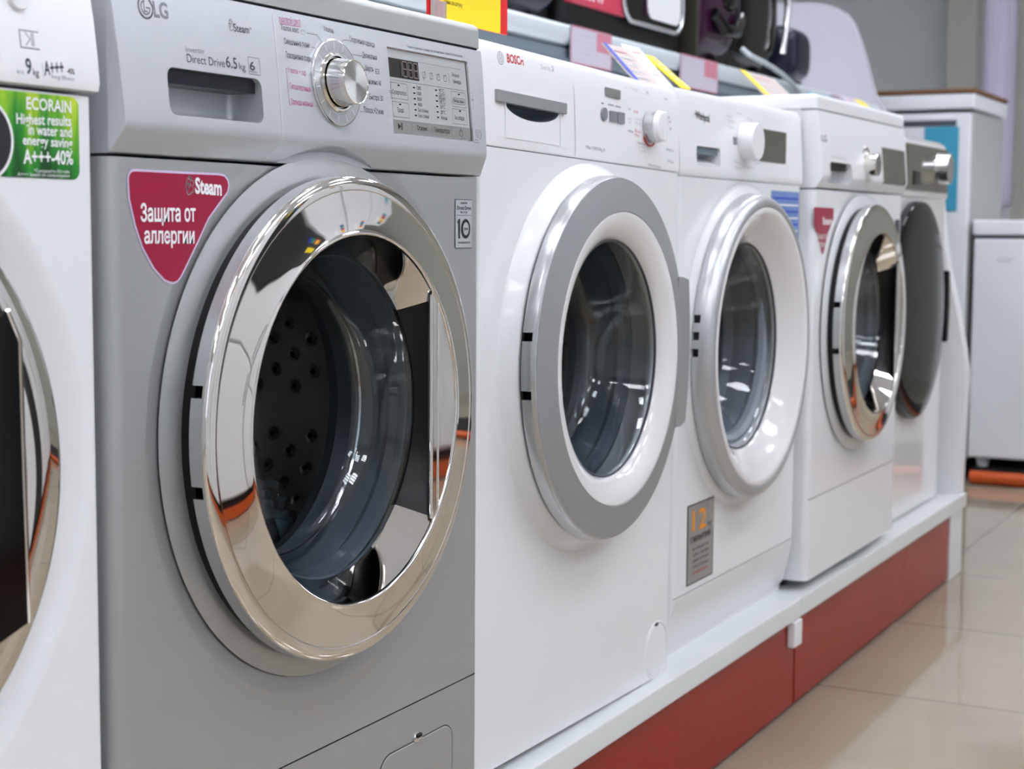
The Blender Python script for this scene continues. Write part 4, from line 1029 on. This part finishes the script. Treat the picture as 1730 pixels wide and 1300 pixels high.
# ============================================================ shelf behind
SY = .58
t = thing('gondola_shelf', (-.6, SY, 0), 'long steel shop shelf with a silver price rail behind the washing machines', 'shelf')
LS = 4.95
mb = MB(); mb.box((0, .03, 1.222), (LS, .50, 1.250), 'shelf_white', .002); mb.build('shelf_board', t)
mb = MB(); mb.prism([(.03, 1.253), (.012, 1.256), (.0, 1.252), (-.006, 1.244), (-.007, 1.226), (.0, 1.214), (.010, 1.210), (.03, 1.210)], 'x', 0, LS, 'rail_light')
mb.prism([(.012, 1.2095), (.002, 1.204), (.0, 1.186), (.006, 1.180), (.03, 1.180), (.03, 1.2095)], 'x', 0, LS, 'rail_grey'); mb.build('price_rail', t)
mb = MB(); mb.box((0, .04, .05), (LS, .06, 1.18), 'gondola_slate'); mb.build('back_panel', t)
for x in (0.05, 1.25, 2.45, 3.65, 4.87):
    mb = MB(); mb.box((x, .065, 0), (x+.04, .105, 1.222), 'gondola_slate'); mb.build('upright', t)
mb = MB(); mb.box((0, .065, 0), (LS, .5, .05), 'gondola_slate'); mb.build('base', t)
# rounded end board of the shelf run
t = thing('divider_screen', (4.36, SY-.03, 0), 'tall lavender grey end panel with a rounded top corner at the end of the shelf', 'end panel')
def yz(px, py): q = plane_hit(px, py, x=4.36); return (q.y-SY+.03, q.z)
Q = [yz(*q) for q in ((1481, 168), (1474, 145), (1467, 118), (1459, 88), (1450, 60), (1441, 38), (1428, 22), (1410, 11), (1390, 6), (1370, 4))]
pts = [(.0, .0), (.0, Q[0][1]-.06)]+Q+[(.62, Q[-1][1]+.01), (.62, 0)]
mb = MB(); mb.prism(pts, 'x', 0, .03, 'panel_lavender'); mb.build('board', t)

# price tags clipped on the rail
def rail_tag(px0, px1, label, h=.075, red=True):
    a = plane_hit(px0, 70, y=SY-.012); b_ = plane_hit(px1, 90, y=SY-.012); w_ = b_.x-a.x
    t = thing('shelf_price_tag', (a.x, SY-.0106, 1.176), label, 'price tag', 'price tags on the silver rail')
    mb = MB(); mb.box((0, 0, 0), (w_, .0035, h), 'price_paper', .0008, 1); c = mb.build('card', t)
    mb = MB()
    if red: patch(mb, [(w_*.62, h*.45), (w_*.97, h*.45), (w_*.97, h*.95), (w_*.62, h*.95)], 'price_pink', 0)
    stroke(mb, rrect(.001, .001, w_-.001, h-.001, .002, 2), .003, 'price_pink', 0, .0008, True)
    for i in range(5): stroke(mb, [(.02, h*(.86-.16*i)), (w_*.55, h*(.86-.16*i))], .003, 'ink_pale', 0, .0008)
    mb.build('print', None, c, recalc=False, wn=False)
rail_tag(966, 1034, 'pinkish price tag on the rail above the tilted washing machine, nearest to the yellow sign')
rail_tag(1152, 1214, 'pinkish price tag on the rail above the machine with the twelve sticker')
rail_tag(1408, 1442, 'small pinkish price tag on the rail above the white chrome-door machine', h=.07)

# ------------------------------------------- signs standing on the machines
t = thing('price_sign', (.66, .10, 1.066), 'yellow price sign with red borders standing on the machines in front of the shelf', 'price sign')
a = plane_hit(724, 10, y=.10); b_ = plane_hit(857, 54, y=.10)
t.location.x = a.x; t.location.z = b_.z-.004; w_ = b_.x-a.x
mb = MB(); mb.box((0, 0, 0), (w_, .003, .30), 'red_card'); bd = mb.build('board', t)
mb = MB(); patch(mb, [(w_*.13, .0), (w_*.90, .0), (w_*.90, .29), (w_*.13, .29)], 'yellow', 0)
for i, (u0, u1) in enumerate(((.18, .40), (.18, .45), (.62, .85), (.2, .5), (.65, .86))): letter(mb, ('Цена за штуку', 'Ростовская обл.', 'Стиральная', 'машина', 'подпись')[i], w_*u0, w_*u1, .020+.014*i, .005, 'bronze', 0, lift=.001)
letter(mb, '23 990', w_*.18, w_*.86, .12, .06, 'ink_black', 0, .03, lift=.001)
mb.build('print', None, bd, recalc=False, wn=False)
mb = MB(); c0 = plane_hit(728, 25, y=.098); mb.box((c0.x-a.x, -.008, -.005), (c0.x-a.x+.026, -.001, .020), 'clear_plastic', .001); mb.build('clip', t)

def lean_card(px0, px1, ybot, ytop, z0, z1, mt, label, stripe=None, sside='l', name='leaning_card', thick=.003, off=0.):
    """a card leaning back; its foot line spans px0..px1 at depth ybot"""
    a = plane_hit(px0, 150, y=ybot); b_ = plane_hit(px1, 150, y=ybot); w_ = b_.x-a.x
    t = thing(name, (a.x, ybot, z0+.003), label, 'sign card', 'leaning cards on top of the washing machines')
    L_ = math.hypot(ytop-ybot, z1-z0); an = math.atan2(ytop-ybot, z1-z0)
    t.rotation_euler = (-an, 0, 0)
    mb = MB(); mb.box((0, 0, 0), (w_, thick, L_), mt, .0008, 1); c = mb.build('card', t)
    mb = MB()
    if stripe:
        s0, s1 = (0, w_*.16) if sside == 'l' else (w_*.84, w_)
        patch(mb, [(s0, 0), (s1, 0), (s1, L_), (s0, L_)], stripe, 0, .0005)
    for i in range(5): stroke(mb, [(w_*.25, L_*(.85-.15*i)), (w_*.7, L_*(.85-.15*i))], .003, 'price_pink' if i == 0 else 'ink_pale', 0, .0008)
    mb.build('print', None, c, recalc=False, wn=False)
    return t
lean_card(1084, 1126, .10, .165, 1.051, 1.120, 'beige_paper', 'beige sign card with a blue left edge leaning on the tilted machine', 'ink_blue', 'l')
lean_card(1124, 1153, .10, .175, 1.049, 1.128, 'white_plastic', 'plain white sign card leaning next to the blue-edged one', None, 'l')
lean_card(1153, 1168, .10, .165, 1.064, 1.118, 'yellow', 'narrow bright yellow sign card right of the white sign card', None)
lean_card(1318, 1372, .12, .20, 1.066, 1.142, 'beige_paper', 'beige sign card with yellow left edge between fourth and fifth machine', 'yellow', 'l')
lean_card(1420, 1468, .12, .19, 1.083, 1.130, 'teal', 'teal sign card leaning on the white chrome-door machine', None)
lean_card(1470, 1494, .12, .19, 1.083, 1.140, 'price_paper', 'pale pink sign card right of the teal one', None)
lean_card(1494, 1508, .12, .19, 1.083, 1.140, 'yellow', 'small yellow sign card at the far right end of the leaning cards', None)

# --------------------------------------------------- vacuum cleaners & co.
ZS = 1.2502
def vac(x0, x1, y0, y1, h, mt, label, kind='canister'):
    t = thing('vacuum_cleaner', ((x0+x1)/2, (y0+y1)/2, ZS), label, 'vacuum cleaner', 'vacuum cleaners on the shelf')
    w_, d_ = (x1-x0)/2, (y1-y0)/2
    mb = MB(); mb.superell((0, 0, h*.53), (w_, d_, h*.47), .5, .42, mt, 48, 28); bd = mb.build('body', t)
    for sx in (-1, 1):
        mb = MB(); t2 = bmesh.new(); bmesh.ops.create_cone(t2, cap_ends=True, segments=32, radius1=h*.16, radius2=h*.16, depth=.03)
        mb.join(t2, 'black_plastic', Matrix.Translation((sx*w_*.6, -d_*.70, h*.16)) @ Matrix.Rotation(PI/2, 4, 'X')); wv = mb.build('wheel', t)
    return t, bd, w_, d_, h
vx = lambda px, y=.62: plane_hit(px, 60, y=y).x
t, bd, w_, d_, h = vac(vx(858), vx(958), .62, .98, .24, 'navy_gloss', 'black rounded vacuum cleaner nearest to the yellow sign')
mb = MB(); mb.tube([(-w_*.6, -.02, h*.95), (-w_*.4, -.02, h*1.12), (w_*.3, -.02, h*1.12), (w_*.5, -.02, h*.95)], .012, 'black_plastic'); mb.build('handle', t)
# black boxy cleaner with pink band and silver framed bin
xa, xb = vx(962), vx(1161)
t = thing('vacuum_cleaner', (xa, .62, ZS), 'large black boxy vacuum cleaner with a pink-red band and silver-framed clear bin', 'vacuum cleaner', 'vacuum cleaners on the shelf')
mb = MB(); mb.box((0, .01, .0), (xb-xa-.01, .40, .27), 'black_plastic', .03, 5); bd = mb.build('body', t)
q0 = plane_hit(966, 12, y=.62); q1 = plane_hit(1066, 9, y=.62)
mb = MB(); mb.box((q0.x-xa, .0, .062), (q1.x-xa+.01, .03, .13), 'pink_red', .004); bnd = mb.build('band', None, bd)
mb = MB(); letter(mb, '1600 W', .06, .17, .075, .022, 'ink_white', .0, .01); mb.build('band_lettering', None, bnd, recalc=False, wn=False)
q0 = plane_hit(1063, 44, y=.60); q1 = plane_hit(1159, 40, y=.60)
x0, x1 = q0.x-xa, q1.x-xa+.01; zb = .055
mb = MB(); rr_ = rrect(x0, zb, x1, .262, .05, 8); mb.tube([(p[0], -.006, p[1]) for p in rr_+rr_[:1]], .0055, 'silver_satin', 10)
fr = mb.build('bin_frame', None, bd)
mb = MB(); mb.prism(rrect(x0+.002, zb+.002, x1-.002, .26, .048, 8), 'y', -.007, .02, 'black_gloss')
mb.prism(rrect(x0+.13, zb+.018, x1-.018, .25, .03, 8), 'y', -.009, -.0065, 'shelf_white'); mb.prism([(x0+.112, zb+.02), (x0+.125, zb+.02), (x0+.125, .25), (x0+.112, .25)], 'y', -.009, -.0065, 'purple_gloss'); mb.build('bin', None, fr)  # white plate paints the pale reflection in the glossy bin
# purple one
t, bd, w_, d_, h = vac(vx(1164, .60)+.045, vx(1256, .60), .60, .94, .30, 'purple_gloss', 'dark purple glossy vacuum cleaner standing right of the boxy one')
mb = MB(); mb.prism(rrect(-w_-.004, .01, -w_+.012, h*1.0, .005), 'y', -d_-.002, -d_+.06, 'bronze'); mb.build('edge_trim', None, bd)
mb = MB(); mb.superell((w_*.35, -d_*.92, h*.62), (.05, .03, .045), .8, .8, 'black_gloss', 28, 18); mb.build('hose_port', None, bd)
mb = MB(); mb.tube([(-w_*.4, -d_-.004, h*.42), (-.02, -d_-.02, h*.30), (w_*.3, -d_-.022, h*.30), (w_*.75, -d_-.004, h*.45)], .016, 'black_gloss', 12); mb.build('bumper', None, bd)
# tall dome
t, bd, w_, d_, h = vac(vx(1256, .60)+.006, vx(1328, .62), .62, .96, .34, 'black_gloss', 'tall black domed vacuum cleaner with a silver upright handle')
A = plane_hit(1318, 20, y=.62); B = plane_hit(1312, 92, y=.62); r0 = t.location
mb = MB(); mb.tube([(A.x-r0.x, .60-r0.y, A.z+.08-r0.z), (A.x-r0.x+.006, .60-r0.y, A.z-r0.z), (B.x-r0.x+.01, .60-r0.y, (A.z+B.z)/2-r0.z), (B.x-r0.x, .605-r0.y, B.z-r0.z)], [.010, .010, .008, .012], 'chrome_soft', 12); mb.build('handle', t)
# navy box
xa, xb = vx(1328, .62)+.006, vx(1379, .60)
t, bd, w_, d_, h = vac(xa, xb, .60, .95, .182, 'navy_gloss', 'small navy blue vacuum cleaner at the right end of the shelf')
mb = MB(); mb.superell((0, -d_*.1, h*.98), (.03, .03, .012), .8, .8, 'chrome_soft', 20, 12); mb.build('button', None, bd)
# cord hanging over the rail
pts = [plane_hit(*q, y=yy) for q, yy in (((1253, 82), .585), ((1266, 93), .565), ((1285, 103), .56), ((1305, 114), .56), ((1322, 126), .56), ((1338, 141), .562), ((1352, 156), .566))]
mb = MB(); mb.tube([tuple(p) for p in pts], .0065, 'rail_light', 10); tag(mb.build('power_cord'), 'pale power cord hanging from the purple vacuum cleaner over the rail', 'cord')

# ============================================== refrigerators at the far end
t = thing('refrigerator', (4.60, .330, 0), 'tall white refrigerator with a brown top edge and a teal poster', 'refrigerator')
y1_ = .75; FX = .52
zt = plane_hit(1648, 148, x=4.60).z
mb = MB(); mb.box((.02, 0, .06), (FX, y1_, zt-.075), 'fridge_grey', .01, 3); bd = mb.build('body', t)
mb = MB(); mb.box((-.012, .004, .07), (.018, y1_, zt-.082), 'fridge_white', .008, 3); dr_ = mb.build('door', t)
mb = MB(); mb.box((-.016, .05, zt-.125), (-.004, y1_-.05, zt-.105), 'seam', .003); mb.build('handle', None, dr_)
mb = MB(); mb.box((-.015, -.008, zt-.07), (FX+.01, y1_, zt-.018), 'fridge_white', .008, 3); top = mb.build('top', t)
mb = MB(); mb.box((-.018, -.010, zt-.017), (FX+.012, y1_, zt-.002), 'brown_wood', .003, 2); mb.build('top_edging', None, top)
for yy in (.06, y1_-.06):
    for xx in (.08, FX-.08):
        mb = MB(); mb.box((xx-.02, yy-.02, 0), (xx+.02, yy+.02, .061), 'black_plastic', .004); mb.build('foot', t)
p0 = plane_hit(1562, 215, x=4.585); p1 = plane_hit(1616, 357, x=4.585)
mb = MB(); mb.box((-.0165, p1.y-.33, p1.z), (-.0125, p0.y-.33, p0.z), 'teal', .0006, 1); mb.build('poster', None, dr_)
# small one beside it
t = thing('refrigerator', (4.60, -.26, .05), 'small white under-counter refrigerator with short feet on the orange bar', 'refrigerator')
zs = plane_hit(1690, 372, x=4.60).z-.05; wS = .575
mb = MB(); mb.box((.03, 0, .03), (.55, wS, zs-.05), 'fridge_grey', .006, 2); bd = mb.build('body', t)
mb = MB(); mb.box((-.005, .003, .035), (.027, wS-.003, zs-.062), 'fridge_white', .006, 3); dr_ = mb.build('door', t)
mb = MB(); mb.box((-.01, -.002, zs-.05), (.555, wS+.002, zs), 'fridge_white', .006, 3); mb.build('worktop', t)
mb = MB(); mb.box((.003, .004, zs-.061), (.03, wS-.004, zs-.0505), 'seam'); mb.build('top_gap', t)
A = plane_hit(1685, 443, x=4.6); B = plane_hit(1715, 443, x=4.6)
vs, fs = glyphs('INDESIT', .02)
mb = MB(); V = [mb.bm.verts.new((-.0065, A.y+.26-v[0]*(A.y-B.y)/4.0, A.z-.05+v[1]*.02)) for v in vs]
for f_ in fs: mb.face([V[i] for i in f_], 'ink_pale')
mb.build('maker_logo', None, dr_, recalc=False, wn=False)
for yy in (.045, wS-.045):
    for xx in (.045, .49):
        mb = MB(); t2 = bmesh.new(); bmesh.ops.create_cone(t2, cap_ends=True, segments=20, radius1=.018, radius2=.024, depth=.031); mb.join(t2, 'shelf_white', Matrix.Translation((xx, yy, .0155))); mb.build('foot', t)
t = thing('floor_plinth', (4.545, -2.4, 0), 'low black floor plinth with an orange front bar under the far refrigerators', 'plinth')
mb = MB(); mb.box((.02, 0, 0), (.62, 2.69, .049), 'black_matte'); mb.build('base', t)
mb = MB(); mb.tube([(.008, 0, .024), (.008, 2.69, .024)], .022, 'bar_orange', 16); mb.build('front_bar', t)
t2_ = bpy.data.objects['floor_plinth']

# ======================= opposite row (what the polished doors look out on)
OY = -1.95
t = thing('floor_plinth', (-.8, OY-.62, 0), 'low floor plinth with an orange front bar under the opposite row of refrigerators', 'plinth')
mb = MB(); mb.box((0, 0, 0), (5.0, .585, .079), 'black_matte'); mb.build('base', t)
mb = MB(); mb.box((0, .5855, .006), (5.0, .602, .060), 'bar_orange', .003); mb.build('front_bar', t)
specs = [(-.75, .6, 1.45, 'fridge_white'), (-.1, .6, 1.85, 'fridge_white'), (.55, .6, 1.70, 'fridge_white'), (1.18, .6, 1.95, 'fridge_white'), (1.82, .6, 1.62, 'graphite'), (2.46, .6, 1.85, 'fridge_white'), (3.1, .6, 1.9, 'fridge_white'), (3.72, .55, 1.75, 'fridge_white')]
labs = ['shortest white refrigerator at the near end of the opposite row', 'white two-door refrigerator second from the near end of the opposite row', 'white refrigerator with sticker third from the near end of the opposite row', 'tallest white refrigerator of the opposite row left of the graphite one', 'dark graphite refrigerator in the opposite row', 'white refrigerator right of the graphite one in the opposite row', 'white refrigerator next to last in the opposite row', 'narrow white refrigerator at the far end of the opposite row']
cols = ['teal', 'red_card', 'yellow', 'orange_ink', 'ink_blue', 'sticker_green']
for (x, w_, h_, mt), lb in zip(specs, labs):
    t = thing('refrigerator', (x, OY, .08), lb, 'refrigerator', 'refrigerators of the opposite row')
    mb = MB(); mb.box((0, -.6, .012), (w_, -.04, h_), mt, .006, 2); mb.build('body', t)
    zs_ = h_*.36
    mb = MB(); mb.box((.002, -.037, .03), (w_-.002, .0, zs_-.005), mt, .008, 3); d1 = mb.build('door', t)
    mb = MB(); mb.box((.002, -.037, zs_+.005), (w_-.002, .0, h_-.002), mt, .008, 3); d2 = mb.build('door', t)
    mb = MB(); mb.box((.04, .001, zs_-.22), (.06, .03, zs_-.04), 'chrome_soft', .005); mb.build('handle', None, d1)
    mb = MB(); mb.box((.04, .001, zs_+.04), (.06, .03, zs_+.30), 'chrome_soft', .005); mb.build('handle', None, d2)
    mb = MB(); zz = h_-.30
    for k in range(6): mb.box((w_-.20+.012*(k % 2), .0008, zz+.035*k), (w_-.10+.012*(k % 2), .0022, zz+.035*k+.033), cols[(k+len(lb)) % 6])
    mb.box((w_*.35, .0008, h_-.24), (w_*.35+.10, .0022, h_-.09), 'yellow' if mt == 'graphite' else 'ink_white')
    mb.build('sticker', None, d2)
    for xx in (.05, w_-.05):
        mb = MB(); mb.box((xx-.02, -.1, 0), (xx+.02, -.06, .013), 'black_plastic'); mb.build('foot', t)

# ================================================================== light
wd = bpy.data.worlds.new('world'); S.world = wd; wd.use_nodes = True
bg = wd.node_tree.nodes['Background']; bg.inputs[0].default_value = (.82, .86, 1.0, 1); bg.inputs[1].default_value = 2.0
S.view_settings.view_transform = 'Standard'; S.view_settings.look = 'None'; S.view_settings.gamma = 1.0; S.view_settings.use_curve_mapping = False
S.view_settings.exposure = 0.66
S.cycles.use_denoising = True
S.cycles.max_bounces = 10; S.cycles.glossy_bounces = 6; S.cycles.transparent_max_bounces = 16; S.cycles.diffuse_bounces = 4
S.cycles.sample_clamp_indirect = 8.0
